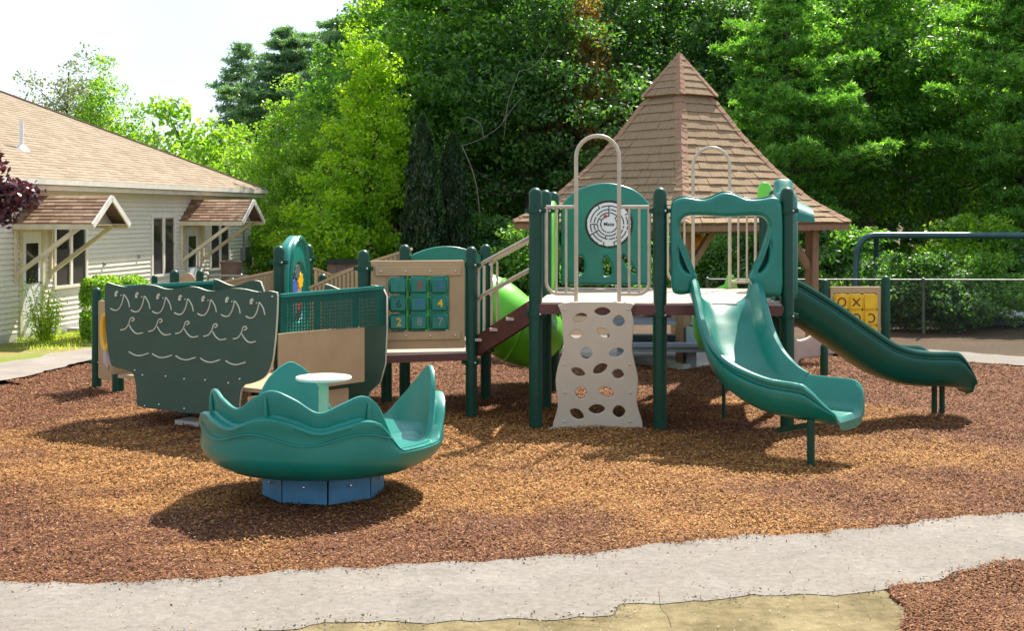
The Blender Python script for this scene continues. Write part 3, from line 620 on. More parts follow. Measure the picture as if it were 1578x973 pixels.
# bubble / gear panel between G1 and G2
gd = (G2 - G1).normalized(); gl = (G2 - G1).length; gc = (G1 + G2) / 2
go = [(-.46, .7), (-.50, 1.2), (-.46, 1.55), (-.34, 1.78), (-.15, 1.89), (0, 1.92), (.15, 1.89), (.34, 1.78), (.46, 1.55), (.50, 1.2), (.46, .7)]
sc = (gl / 2 - .08) / .5
gp = part('gear_panel', plate([[(p.x * sc, p.y) for p in catmull([Vector((x, y, 0)) for x, y in go], 4)], [(x * sc, y) for x, y in ell(0, 1.22, .27, .36, 28)]], .14, gc, gd, .045), M['teal2'], play, label='arched teal panel with coloured gears')
gn = Vector((gd.y, -gd.x, 0))
part('window', plate([[(x * sc, y) for x, y in ell(0, 1.22, .28, .37, 28)]], .02, gc, gd, .002), M['white'], gp)
for i, (x, z, c) in enumerate(((-.10, 1.30, 'bluepl'), (.10, 1.36, 'yellow'), (.08, 1.08, 'red'), (-.12, 1.05, 'steel'), (0, .93, 'black'), (-.02, 1.48, 'steel'))):
    pts = [((x + (.085 if k % 2 else .11) * math.cos(k * math.pi / 8)) * sc, z + (.085 if k % 2 else .11) * math.sin(k * math.pi / 8)) for k in range(16)]
    part('gear', plate([pts], .03, gc + gn * (.03 + .01 * (i % 2)), gd, .003), M[c], gp)
part('raised_arch', MB().tube([gc + gd * (x * sc * .72) + Vector((0, 0, .3 + z * .83)) + gn * .07 for x, z in [(p.x, p.y) for p in catmull([Vector((x, y, 0)) for x, y in go], 3)]], .03, 8), M['teal'], gp)

# ------------------------------------------------------------------ boat
BA, BB = X(163, 13.9), X(427, 12.5); BC = X(594, 13.55); BD = BC + (BA - BB)
boat = thing('play_boat', tuple((BA + BC) / 2), 'boat shaped play house with dark wave carved sides and perforated green rails', 'play boat')
ax = (BB - BA).normalized(); an = Vector((-ax.y, ax.x, 0)); an = an if an.y < 0 else -an
def bl_(px, py):
    q = onplane(px, py, BB, an); return ((q - BA).dot(ax), q.z)
z2 = lambda x, y: (120 + x * .339, 350 + y * .3395)
so_ = [(130, 262), (165, 262), (210, 272), (260, 268), (310, 263), (355, 268), (400, 282), (450, 283), (500, 272), (545, 275), (590, 290), (640, 290), (700, 280), (760, 283), (820, 296), (870, 292), (897, 297), (908, 310), (905, 420), (895, 540), (880, 630), (845, 685), (780, 712), (755, 718), (742, 750), (735, 810), (728, 862), (640, 858), (570, 848), (480, 842), (370, 826), (280, 812), (272, 770), (266, 700), (250, 660), (215, 645), (165, 632), (150, 600), (135, 500), (128, 380)]
sh = [bl_(*z2(x, y)) for x, y in so_]; shp = [(p.x, p.y) for p in catmull([Vector((x, y, 0)) for x, y in sh], 3, True)]
def shippart(outline, P, name='side_board', label=None):
    o = part(name, plate([outline], .03, P, ax, .002), M['ship'], boat, label=label)
    lx = [Vector((x, y)) for x, y in outline]
    cx = sum(p.x for p in lx) / len(lx); cy = sum(p.y for p in lx) / len(lx)
    edge = MB(); K = len(lx)
    vs = []; fs = []
    for i, p in enumerate(lx):
        t = (lx[(i + 1) % K] - lx[i - 1]).normalized(); nrm = Vector((t.y, -t.x));
        vs += [P + ax * (p.x + nrm.x * .0035) + Vector((0, 0, p.y + nrm.y * .0035)) + an * d for d in (-.0125, .0125)]
        vs += [P + ax * (p.x - nrm.x * .0035) + Vector((0, 0, p.y - nrm.y * .0035)) + an * d for d in (-.0125, .0125)]
    for i in range(K):
        a = i * 4; b = (i + 1) % K * 4; fs += [(a, b, b + 1, a + 1), (a + 2, a + 3, b + 3, b + 2)]
    edge.add(vs, fs); part('edge', edge, M['shipedge'], o); return o
front = shippart(shp, BA, label='near dark green side board carved with waves')
def eng(pts, nm, r=.0075):
    q = [onplane(*z2(x, y), BB, an) + an * .0165 for x, y in pts]
    part(nm, MB().tube(catmull(q, 5), r, 6), M['shipedge'], front)
off = [(0, 0), (93, 7), (190, 13), (290, 19), (395, 23), (503, 28), (615, 35)]
for dx, dy in off:
    eng([(155 + dx, 370 + dy), (172 + dx, 378 + dy), (190 + dx, 374 + dy), (204 + dx, 352 + dy), (212 + dx, 325 + dy), (215 + dx, 308 + dy), (226 + dx, 320 + dy), (236 + dx, 340 + dy), (241 + dx, 364 + dy)], 'wave_groove')
    eng([(188 + dx, 293 + dy), (180 + dx, 303 + dy), (181 + dx, 315 + dy)], 'wave_groove', .018); eng([(202 + dx, 308 + dy), (204 + dx, 312 + dy)], 'wave_groove', .008)
for dx, dy in ((0, 0), (127, 6), (250, 16), (378, 28), (512, 40)):
    eng([(200 + dx, 468 + dy), (222 + dx, 462 + dy), (238 + dx, 438 + dy), (244 + dx, 418 + dy), (256 + dx, 412 + dy), (262 + dx, 422 + dy), (250 + dx, 428 + dy)], 'wave_groove')
    eng([(240 + dx, 446 + dy), (255 + dx, 470 + dy), (275 + dx, 484 + dy), (302 + dx, 480 + dy)], 'wave_groove')
for dx, dy in ((0, 0), (106, 9), (213, 19), (325, 30), (440, 41)):
    eng([(238 + dx, 566 + dy), (262 + dx, 580 + dy), (290 + dx, 584 + dy), (328 + dx, 573 + dy)], 'wave_groove')
for x, y in ((890, 315), (265, 650), (300, 672), (405, 678), (490, 690), (585, 695), (690, 708), (742, 690), (375, 806), (490, 825), (310, 812)):
    part('bolt', _cm['bolt'], M['bolt'], front, loc=onplane(*z2(x, y), BB, an) + an * .016, rot=(R(90), 0, 0))
# far side board in two pieces with the entrance between
Lb = (BB - BA).length
fz = lambda x: 1.355 + .025 * math.sin(x * 7.2)
def far(x0, x1, left):
    top = [(x0 + (x1 - x0) * t, 1.40 + .035 * math.cos(2 * math.pi * t * 1.2 + (0 if left else .3))) for t in np.linspace(.04, .94, 16)]
    bot = [(x1, 1.33), (x1, 1.0), (x1 - .02, .62), (x1 - .09, .42), (x1 - .22, .32), (x1 - .30, .15), (x0 + .05, .15), (x0 + .04, .4), (x0, .8), (x0, 1.3)] if not left else [(x1, 1.33), (x1, .3), (x0 + .3, .15), (x0 + .25, .4), (x0, .6), (x0, 1.3)]
    return top + bot
shippart(far(Lb - .86, Lb + .02, False), BD, label='far right side board with wavy top'); shippart(far(-.05, Lb - 1.75, True), BD, label='far left side board with wavy top')
# perforated rails and tan lower boards on both ends
def perforated(P, Q, z0p, z1p, z0q, z1q, name='perforated_rail'):
    d = (Q - P); L = d.length; d.normalize(); nrm = Vector((d.y, -d.x, 0)); mb = MB(); cell = .034
    nx = int(L / cell)
    nx = nx - nx % 2
    for i in range(nx):
        t0, t1 = i / nx, (i + 1) / nx; tm = (t0 + t1) / 2
        nz = 10; hole_sec = (i % 14) not in (12, 13) and 1 < i < nx - 2
        for j in range(nz):
            def pt(t, w, off=0): zz0 = z0p + (z0q - z0p) * t; zz1 = z1p + (z1q - z1p) * t; return P.lerp(Q, t) + Vector((0, 0, zz0 + (zz1 - zz0) * w)) + nrm * off
            w0, w1 = j / nz, (j + 1) / nz; wm = (w0 + w1) / 2
            c = [pt(t0, w0), pt(t1, w0), pt(t1, w1), pt(t0, w1)]
            if hole_sec and 0 <= j < 8:
                sx = .34 * (t1 - t0); sw = .40 * (w1 - w0); sft = (.25 * (w1 - w0) if i % 2 else -.25 * (w1 - w0)) * .3
                h_ = [pt(tm + sx * math.cos(R(a)) * 1.3, wm + sft + sw * math.sin(R(a)) * 1.2) for a in (225, 270, 315, 0, 45, 90, 135, 180)]
                mb.add(c + h_, [(0, 1, 6, 5, 4), (1, 2, 8, 7, 6), (2, 3, 10, 9, 8), (3, 0, 4, 11, 10)])
            else: mb.add(c, [(0, 1, 2, 3)])
    me = mb.mesh(name, False); bm = bmesh.new(); bm.from_mesh(me); bmesh.ops.remove_doubles(bm, verts=bm.verts[:], dist=.0005)
    g = bmesh.ops.solidify(bm, geom=bm.faces[:], thickness=.012); bm.to_mesh(me); bm.free()
    o = part(name, me, M['dteal'], boat)
    part('top_rail', MB().beam(P + Vector((0, 0, z1p + .012)), Q + Vector((0, 0, z1q + .012)), .045, .035), M['teal2'], o)
    return o
e1, e2 = BB + (BC - BB) * .03, BC - (BC - BB) * .02
perforated(e1, e2, 1.045, 1.385, 1.02, 1.41)
perforated(BA + (BD - BA) * .02, BD - (BD - BA) * .03, 1.045, 1.385, 1.045, 1.385)
bd2 = (BC - BB).normalized(); Lc = (BC - BB).length; bn = Vector((bd2.y, -bd2.x, 0))
part('end_board', plate([rrect(.03, .46, Lc * .80, 1.03, .01)], .025, BB - bn * .02, bd2, .003), M['tan'], boat, label='tan end board under the perforated rail')
part('step_board', plate([[(-.25, .20), (.30, .20), (.34, .44), (-.25, .44)]], .025, BB - bn * .12, bd2, .003), M['tan'], boat)
part('step_board', plate([rrect(.62, .10, 1.0, .40, .01)], .025, BB - bn * .12, bd2, .003), M['tan'], boat)
part('end_board', plate([rrect(.05, .46, (BD - BA).length * .8, 1.03, .01)], .025, BA, BD - BA, .003), M['tan'], boat)
FB = [BA.lerp(BB, .04) + (BD - BA) * .05, BA.lerp(BB, .96) + (BD - BA) * .05, BA.lerp(BB, .93) + (BD - BA) * .74, BA.lerp(BB, .04) + (BD - BA) * .74]
part('floor_board', MB().add([(p.x, p.y, .47) for p in FB] + [(p.x, p.y, .43) for p in FB], [(0, 1, 2, 3), (7, 6, 5, 4), (0, 4, 5, 1), (1, 5, 6, 2), (2, 6, 7, 3), (3, 7, 4, 0)]), M['tandark'], boat, smooth=False)
for t, s in ((.3, .3), (.7, .3), (.3, .7), (.7, .7)):
    q = BA + (BB - BA) * t + (BD - BA) * s; part('spring_leg', MB().lathe([(.05, 0), (.05, .44)], n=12), M['post'], boat, loc=q)
part('footing', MB().box(BA.lerp(BB, .42) + (BD - BA) * .18 + Vector((0, 0, .02)), (.34, .22, .05), -.55), M['concrete'], boat)

# ------------------------------------------------------------------ spinner
SC = Vector((-1.48, 10.2, 0))
spin = thing('spinner', tuple(SC), 'teal tub shaped spinner with wavy petal walls and a round cream table', 'spinner')
tops = [(-15, .455), (-7, .60), (3, .84), (13, .955), (20, .965), (33, .86), (50, .66), (64, .48), (70, .455), (90, .455), (96, .60), (104, .80), (114, .925), (120, .93), (130, .82), (139, .62), (148, .465), (155, .455), (180, .455), (188, .60), (197, .80), (207, .87), (218, .82), (232, .765), (243, .86), (253, .915), (264, .86), (276, .76), (287, .82), (297, .868), (305, .80), (311, .62), (316, .47), (322, .455), (345, .455)]
def topz(a):
    a = (a + 15) % 360 - 15
    for i in range(len(tops) - 1):
        if tops[i][0] <= a <= tops[i + 1][0]:
            t = (a - tops[i][0]) / (tops[i + 1][0] - tops[i][0]); g = lambda j: tops[j % len(tops)][1]
            p0, p1, p2, p3 = g(i - 1), g(i), g(i + 1), g(i + 2)
            return .5 * (2 * p1 + (p2 - p0) * t + (2 * p0 - 5 * p1 + 4 * p2 - p3) * t * t + (3 * p1 - p0 - 3 * p2 + p3) * t ** 3)
    return .455
rows = None; NA = 288; prof = []
for k in range(NA):
    a = k * 360 / NA; tz = max(.445, topz(a)); hgt = tz - .44; lz = .44 + hgt * .60; e = min(1, hgt / .2)
    flare = .03 * max(0, hgt - .1)
    P = [(.35, .205), (.58, .21), (.74, .24), (.86, .30), (.925, .37), (.945, .43), (.935 + flare * .2, .44 + hgt * .25), (.930 + flare, .44 + hgt * .45), (.940 + flare * 1.6, lz - .022 * e), (.935 + flare * 1.6, lz - .004), (.915 + flare, lz + .003 * e), (.878, lz - .004 * e), (.862, lz + .012 * e), (.868, lz + hgt * .17), (.877, tz - .022 * e), (.872, tz - .004), (.858, tz), (.844, tz - .004), (.834, tz - .022 * e), (.82, .44 + hgt * .5), (.78, .445 + .14 * hgt * (1 if hgt > .1 else 0)), (.70, .445 + .05 * e), (.45, .44), (.05, .435)]
    prof.append([(r * math.cos(R(a)), r * math.sin(R(a)), z) for r, z in P])
body = MB().grid([list(c) for c in zip(*prof)], closed=True)
tub = part('tub', body, M['teal2'], spin, loc=SC)
for a0 in (250, 300, 205, 15):
    part('rib', MB().tube([Vector((SC.x + r * math.cos(R(a0)), SC.y + r * math.sin(R(a0)), z)) for r, z in ((.872, topz(a0) - .19), (.880, topz(a0) - .12), (.880, topz(a0) - .06), (.878, topz(a0) - .03))], [.02, .016, .010, .004], 8), M['teal2'], tub)
wv = []
for a in range(196, 312, 3): wv.append((SC.x + .951 * math.cos(R(a)), SC.y + .951 * math.sin(R(a)), .565 + .035 * math.sin(R(a * 7.5 + 40))))
part('raised_wave', MB().tube(wv, .0055, 6), M['teal2'], tub)
for k in range(8):
    a0, a1 = R(k * 45 + 12 + .8), R(k * 45 + 57 - .8); r0, r1 = .475, .44
    vs = [(SC.x + r * math.cos(a), SC.y + r * math.sin(a), z) for r, z in ((r0, .005), (r0, .235), (r1, .235), (r1, .005)) for a in np.linspace(a0, a1, 2)]
    bp = part('base_panel', MB().add(vs, [(0, 1, 3, 2), (2, 3, 5, 4), (4, 5, 7, 6), (0, 2, 4, 6), (1, 7, 5, 3)]), M['blue'], spin, smooth=False)
    am = (a0 + a1) / 2; part('bolt', _cm['bolt'], M['bolt'], bp, loc=(SC.x + .452 * math.cos(am), SC.y + .452 * math.sin(am), .13), rot=(R(90), 0, am + R(90)))
part('turntable', MB().lathe([(.001, .01), (.42, .01), (.42, .215), (.001, .215)], n=24), M['black'], spin, loc=SC)
part('pedestal', MB().lathe([(.07, .43), (.05, .46), (.04, .52), (.04, .87), (.06, .89)], n=18), mat('pedestal_green', (.42, .50, .36), .4), spin, loc=SC)
part('table_top', MB().lathe([(.001, .885), (.19, .885), (.216, .89), (.22, .90), (.216, .911), (.20, .914), (.001, .914)], n=40), M['cream'], spin, loc=SC)

# ------------------------------------------------------------------ small play panels
ap = thing('activity_panel', tuple(gr(165, 600)), 'narrow tan play panel with yellow wheel beside the boat', 'play panel')
q1, q2 = gr(149, 597), gr(182, 604)
post(q1, 1.26, ap, .06, (.32,)); post(q2, 1.26, ap, .072, (.30,))
dd = (q2 - q1).normalized(); o = part('panel_board', plate([rrect(.08, .12, (q2 - q1).length - .02, 1.10, .02)], .04, q1, dd, .006), M['tan'], ap)
part('wheel', MB().tube([q1 + dd * (.30 + .10 * math.cos(R(a))) + Vector((0, -.05, .72 + .22 * math.sin(R(a)))) for a in range(0, 360, 20)], .035, 8, closed=True), M['yellow'], ap)
part('slide_piece', MB().tube(catmull([q1 + dd * .30 + Vector((0, -.06, .50)), q1 + dd * .33 + Vector((0, -.07, .38)), q1 + dd * .42 + Vector((0, -.06, .26))], 5), [.03, .035, .04, .045, .05, .055, .055, .05, .045, .04, .03], 8), M['pink'], ap)
# post pair with tan arch beyond the boat
tp_ = thing('arch_panel', tuple(X(288, 19.5)), 'small tan arched board between two green posts behind the boat', 'play panel')
for px, yt, r in ((269, 416, .07), (308, 416, .055), (238, 424, .045)): post(X(px, 19.5), CZ - (yt - HY) * 19.5 / F, tp_, r)
part('arch_board', plate([[(x, 1.0 + .30 * math.cos(x * math.pi / .44)) for x in np.linspace(-.21, .21, 15)] + [(.2, .3), (-.2, .3)]], .03, X(289, 19.5), (1, 0, 0), .004), M['tan'], tp_)
# tic-tac-toe panel
tt = thing('tic_tac_toe_panel', tuple(X(1318, 22.4)), 'yellow noughts and crosses block panel between two green posts', 'play panel')
post(X(1271, 22.2), CZ - (430 - HY) * 22.2 / F, tt, .075); post(X(1365, 22.2), CZ - (425 - HY) * 22.2 / F, tt, .075)
tc_ = X(1318, 22.2); wz = lambda y: CZ - (y - HY) * 22.2 / F
hw = .43
part('frame', plate([rrect(-hw, .03, hw, wz(442), .01), rrect(-.375, .06, .375, wz(452), .01)], .05, tc_, (1, .0, 0), .005), M['tan'], tt)
bm_ = MB().box((0, 0, 0), (.244, .14, .268)).mesh('block', False); bm = bmesh.new(); bm.from_mesh(bm_); bmesh.ops.bevel(bm, geom=bm.edges[:], offset=.025, segments=3, affect='EDGES'); bm.to_mesh(bm_); bm.free(); shade(bm_, 50)
tl = [['O', 'X', ''], ['X', 'O', 'Ͻ'], ['', 'X', 'O']]
for r in range(3):
    for c in range(3):
        x = -.247 + c * .247; z = wz(453) - .14 - r * .27
        bb = part('block', bm_, M['yellow'], tt, loc=tc_ + Vector((x, 0, z)))
        s = tl[r][c]
        if s == '': continue
        if s in 'OϽ':
            aa = range(0, 361, 20) if s == 'O' else range(-130, 131, 20)
            g = MB().tube([tc_ + Vector((x + .065 * math.cos(R(a)), -.075, z + .07 * math.sin(R(a)))) for a in aa], .012, 6)
        else: g = MB().tube([tc_ + Vector((x - .06, -.075, z - .065)), tc_ + Vector((x + .06, -.075, z + .065))], .012, 6).tube([tc_ + Vector((x - .06, -.075, z + .065)), tc_ + Vector((x + .06, -.075, z - .065))], .012, 6)
        part('mark', g, M['mark'], tt)
# wavy pinkish counter under the second slide
wc = thing('wavy_counter', tuple(gr(1270, 577)), 'low pinkish wavy topped board with short green post under the right slide', 'play counter')
Yc = 17.7
wo = [(1223, 527), (1232, 524), (1243, 521), (1254, 514), (1262, 508), (1270, 507), (1275, 514), (1276, 530), (1275, 547), (1262, 551), (1248, 552), (1236, 553), (1229, 556), (1224, 570), (1221, 570)]
wq = [((at(x, y, Yc) - X(1248, Yc)).x, at(x, y, Yc).z) for x, y in wo]
part('wavy_board', plate([[(p.x, p.y) for p in catmull([Vector((*a, 0)) for a in wq], 3, True)]], .12, X(1248, Yc), (1, .12, 0), .03), M['pink'], wc)
post(gr(1270, 577), .42, wc, .055); part('thin_post', MB().lathe([(.03, 0), (.03, .5)], n=10), M['beige'], wc, loc=gr(1225, 577))
lw = thing('picket_border', tuple(X(1292, 20.2)), 'short pale picket edging beneath the yellow block panel', 'edging')
for k in range(7): part('picket', MB().box(X(1276 + k * 6, 20.2) + Vector((0, 0, .07)), (.05, .03, .16 - .012 * k)), M['pink'], lw, smooth=False)

# ------------------------------------------------------------------ swing frame, fences, furniture
sw = thing('swing_frame', tuple(X(1450, 25)), 'blue grey bent pipe swing frame behind the yellow panel', 'swing frame')
Ys = 25.0; r_ = .064
part('top_beam', MB().tube([at(1345, 363, Ys), at(1500, 363, Ys), at(1760, 364, Ys)], r_, 12), M['bluepipe'], sw)
part('leg', MB().tube(catmull([at(1348, 363, Ys), at(1334, 367, Ys), at(1323, 380, Ys), at(1319, 405, Ys), Vector((at(1317, 480, Ys).x, Ys - .1, .6)), Vector((at(1315, 480, Ys).x, Ys - .2, -.02))], 6), r_, 12), M['bluepipe'], sw)
part('leg', MB().tube(catmull([at(1350, 363, Ys), Vector((at(1355, 370, Ys).x, Ys + .2, 1.62)), Vector((at(1361, 400, Ys).x, Ys + .5, 1.2)), Vector((at(1364, 400, Ys).x, Ys + .6, 0))], 6), r_ * .8, 12), M['bluepipe'], sw)
part('leg', MB().tube([at(1758, 364, Ys), Vector((at(1790, 364, Ys).x, Ys, 0))], r_, 12), M['bluepipe'], sw)
def fence(p, q, h, n, label, sm='steel'):
    p = Vector(p); q = Vector(q); t = thing('chain_link_fence', tuple((p + q) / 2), label, 'fence'); d = (q - p); L = d.length; d.normalize()
    part('top_rail', MB().tube([p + Vector((0, 0, h)), q + Vector((0, 0, h))], .016, 8), M[sm], t)
    for k in range(n + 1): part('fence_post', MB().lathe([(.026, 0), (.026, h + .02), (.03, h + .03), (.001, h + .05)], n=8), M[sm], t, loc=p.lerp(q, k / n))
    s = .075; mb = MB(); k = int(L / s); hh = h - .02
    for i in range(-int(hh / s), k):
        for sg in (1, -1):
            x0 = i * s; x1 = x0 + hh; a0, a1 = max(0, -x0), min(hh, L - x0)
            if a1 <= a0: continue
            P0 = p + d * (x0 + a0) + Vector((0, 0, a0 if sg > 0 else hh - a0)); P1 = p + d * (x0 + a1) + Vector((0, 0, a1 if sg > 0 else hh - a1))
            w = Vector((0, 0, .0022)); mb.add([P0 - w, P1 - w, P1 + w, P0 + w], [(0, 1, 2, 3)])
    part('mesh_wire', mb, M['wire'], t, kind='stuff', smooth=False); return t
fence(X(1090, 23.7), X(1760, 23.4), .98, 4, 'galvanised chain link fence in front of the woods at right', 'wire')
fence(X(383, 34.3), X(640, 33.5), 1.02, 4, 'chain link fence running from the house corner to the trees')
fence(X(320, 27), X(480, 26), .9, 3, 'low dark chain link fence in front of the house corner')
wb = thing('wooden_bin', tuple(X(530, 31)), 'dark brown plank enclosure with black lid beyond the ramp', 'enclosure')
for k in range(4): part('plank_panel', MB().box(X(512 + k * 15, 31) + Vector((0, 0, .5)), (.225, .05, .95)), M['pink' if 0 else 'brownbin'], wb, smooth=False)
part('lid', MB().box(X(534, 31) + Vector((0, .3, 1.03)), (.98, .8, .08)), M['black'], wb, smooth=False)
bn_ = thing('brown_bin', tuple(X(356, 30.5)), 'brown round topped bin near the house corner', 'bin')
part('bin_body', MB().lathe([(.20, .1), (.24, 1.02), (.25, 1.05), (.22, 1.07), (.001, 1.08)], n=20), M['brownbin'], bn_, loc=X(356, 30.5))
part('bin_rim', MB().tube([X(356, 30.5) + Vector((.25 * math.cos(R(a)), .25 * math.sin(R(a)), 1.03)) for a in range(0, 360, 20)], .015, 6, closed=True), M['brownbin'], bn_)
def picnic(px, Y, label, m, top, sx=1.0):
    t = thing('picnic_table', tuple(X(px, Y)), label, 'picnic table', 'low tables under and beside the gazebo'); c = X(px, Y)
    part('table_top', MB().box(c + Vector((0, 0, .62)), (1.3 * sx, .7, .05)), top, t, smooth=False)
    for s in (-1, 1):
        part('bench', MB().box(c + Vector((0, s * .62, .34)), (1.3 * sx, .24, .05)), top, t, smooth=False)
        part('leg_panel', MB().box(c + Vector((s * .45 * sx, 0, .30)), (.14, 1.1, .55)), m, t, smooth=False)
        part('bench_skirt', MB().box(c + Vector((0, s * .62, .28)), (1.2 * sx, .18, .08)), m, t, smooth=False)
    return t
picnic(1010, 18.9, 'grey plastic picnic table seen under the tower deck', M['greyplastic'], M['greyplastic'])
picnic(1120, 21.8, 'grey table on the gazebo floor further back', M['greyplastic'], M['greyplastic'])
dt = thing('sand_table', tuple(X(1530, 26)), 'low dark blue table with white top behind the right fence', 'table')
part('table_top', MB().box(X(1556, 26.2) + Vector((0, 0, .16)), (.9, 1.6, .05)), M['white'], dt, smooth=False); part('tub', MB().box(X(1530, 26) + Vector((0, 0, .05)), (1.2, .7, .16)), M['darkblue'], dt, smooth=False)

# ------------------------------------------------------------------ gazebo
GC = Vector((2.66, 20.6, 0)); GR = 2.66; ga0 = R(-96)
gz = thing('gazebo', tuple(GC), 'open timber gazebo with steep flared shingled roof and small cupola', 'gazebo')
rp = [(.50, 4.02), (.62, 3.90), (1.0, 3.40), (1.5, 2.87), (2.07, 2.37), (2.66, 2.05)]
def gp_(k, i):
    r, z = rp[i] if isinstance(i, int) else (0, 0)
    return GC + Vector((r * math.cos(ga0 + k * math.pi / 2), r * math.sin(ga0 + k * math.pi / 2), z))
def prof_at(s):                                     # s in 0..1 down the hip by arc length
    L = [0]
    for i in range(len(rp) - 1): L.append(L[-1] + math.hypot(rp[i + 1][0] - rp[i][0], rp[i + 1][1] - rp[i][1]))
    d = s * L[-1]
    for i in range(len(rp) - 1):
        if d <= L[i + 1] + 1e-9:
            t = (d - L[i]) / (L[i + 1] - L[i]); return rp[i][0] + (rp[i + 1][0] - rp[i][0]) * t, rp[i][1] + (rp[i + 1][1] - rp[i][1]) * t
    return rp[-1]
def hipP(k, s, lift=0): r, z = prof_at(min(1, s)); a = ga0 + k * math.pi / 2; return GC + Vector((r * math.cos(a), r * math.sin(a), z + lift))
roof = part('roof', MB().grid([[hipP(k, s / 12, -.03) for k in range(4)] for s in range(13)], closed=True), M['wood'], gz, smooth=False)
def slab(a, b, c, d, th, out):                       # a,b top edge; d,c bottom edge: raised at the bottom
    o = Vector(out).normalized(); v = [a, b, c + o * th, d + o * th, a - o * .004, b - o * .004, c - o * .004, d - o * .004]
    return v, [(3, 2, 1, 0), (4, 5, 6, 7), (2, 3, 7, 6), (1, 2, 6, 5), (3, 0, 4, 7)]
NC = 17
for k in (0, 3, 1, 2):                               # faces between hip k and k+1; 0 and 3 face the camera
    stuffmb = MB()
    fc = (hipP(k, 1) + hipP(k + 1, 1)) / 2 - GC; fo = Vector((fc.x, fc.y, 0)).normalized() + Vector((0, 0, .8))
    for c in range(NC):
        s0, s1 = c / NC, (c + 1) / NC
        A, B, Cc, D = hipP(k, max(0, s0 - .02)), hipP(k + 1, max(0, s0 - .02)), hipP(k + 1, s1), hipP(k, s1)
        L = (Cc - D).length; n = max(2, round(L / .265)); sh_ = random.random() * .6
        cuts = [0] + [min(1, max(0, (j + sh_ * .8) / n + random.uniform(-.06, .06) / n)) for j in range(0 if sh_ > .3 else 1, n)] + [1]
        for j in range(len(cuts) - 1):
            if cuts[j + 1] - cuts[j] < .02: continue
            g = .0015
            dz = random.uniform(0, .012) * (B - A).normalized().cross(fo).normalized()
            v, f = slab(A.lerp(B, cuts[j] + g), A.lerp(B, cuts[j + 1] - g), Cc.lerp(D, 1 - cuts[j + 1] + g) + Vector((0, 0, -random.uniform(0, .012))), Cc.lerp(D, 1 - cuts[j] - g) + Vector((0, 0, -random.uniform(0, .012))), random.uniform(.024, .036), fo)
            if k in (0, 3): part('shingle', MB().add(v, f), M['gshingle'], roof, smooth=False)
            else: stuffmb.add(v, f)
    if k in (1, 2): part('shingle_field', stuffmb, M['gshingle'], roof, kind='stuff', smooth=False)
for k in (0, 1, 3):
    for c in range(20):
        a, b = hipP(k, c / 20, .03), hipP(k, (c + 1.25) / 20, .045); ang = ga0 + k * math.pi / 2; side = Vector((-math.sin(ang), math.cos(ang), 0))
        w = .095; dn = Vector((0, 0, -.045)); ou = Vector((math.cos(ang), math.sin(ang), 0)) * -.05
        part('hip_shingle', MB().add([a, a + side * w + dn + ou, a - side * w + dn + ou, b, b + side * w + dn + ou, b - side * w + dn + ou, b + dn], [(0, 1, 4, 3), (2, 0, 3, 5), (3, 4, 6), (3, 6, 5)]), M['hip'], roof, smooth=False)
# cupola
cz0, cr0 = 4.05, .60; apex = GC + Vector((0, 0, 4.74))
cup = part('cupola', MB().add([GC + Vector((cr0 * math.cos(ga0 + k * math.pi / 2), cr0 * math.sin(ga0 + k * math.pi / 2), cz0)) for k in range(4)] + [apex] + [GC + Vector((.5 * math.cos(ga0 + k * math.pi / 2), .5 * math.sin(ga0 + k * math.pi / 2), 3.95)) for k in range(4)] + [GC + Vector((.5 * math.cos(ga0 + k * math.pi / 2), .5 * math.sin(ga0 + k * math.pi / 2), cz0)) for k in range(4)], [(0, 1, 4), (1, 2, 4), (2, 3, 4), (3, 0, 4), (3, 2, 1, 0)] + [(5 + k, 5 + (k + 1) % 4, 9 + (k + 1) % 4, 9 + k) for k in range(4)]), M['wood'], gz, smooth=False)
def cp(k, s, l=0): a = ga0 + k * math.pi / 2; return GC + Vector((cr0 * s * math.cos(a), cr0 * s * math.sin(a), 4.74 - (4.74 - cz0) * s + l))
for k in (0, 3, 1, 2):
    fc = (cp(k, 1) + cp(k + 1, 1)) / 2 - GC; fo = Vector((fc.x, fc.y, .3))
    for c in range(6):
        s0, s1 = max(.01, c / 6 - .02), (c + 1) / 6
        A, B, Cc, D = cp(k, s0), cp(k + 1, s0), cp(k + 1, s1 + .01), cp(k, s1 + .01); n = max(1, round((Cc - D).length / .27)); of = random.random() * .5 if n > 1 else 0
        cuts = [0] + [(j + of) / n for j in range(1, n)] + [1]
        for j in range(len(cuts) - 1):
            v, f = slab(A.lerp(B, cuts[j] + .004), A.lerp(B, cuts[j + 1] - .004), Cc.lerp(D, 1 - cuts[j + 1] + .004), Cc.lerp(D, 1 - cuts[j] - .004), .016, fo)
            part('shingle', MB().add(v, f), M['gshingle'], cup, smooth=False)
for k in (0, 1, 3):
    for c in range(8):
        a, b = cp(k, c / 8 + .005, .02), cp(k, (c + 1.25) / 8 if c < 7 else 1.02, .03); ang = ga0 + k * math.pi / 2; side = Vector((-math.sin(ang), math.cos(ang), 0)); w = .05 + .03 * c / 8
        dn = Vector((0, 0, -.035)); ou = Vector((math.cos(ang), math.sin(ang), 0)) * -.03
        part('hip_shingle', MB().add([a, a + side * w + dn + ou, a - side * w + dn + ou, b, b + side * w + dn + ou, b - side * w + dn + ou, b + dn], [(0, 1, 4, 3), (2, 0, 3, 5), (3, 4, 6), (3, 6, 5)]), M['hip'], cup, smooth=False)
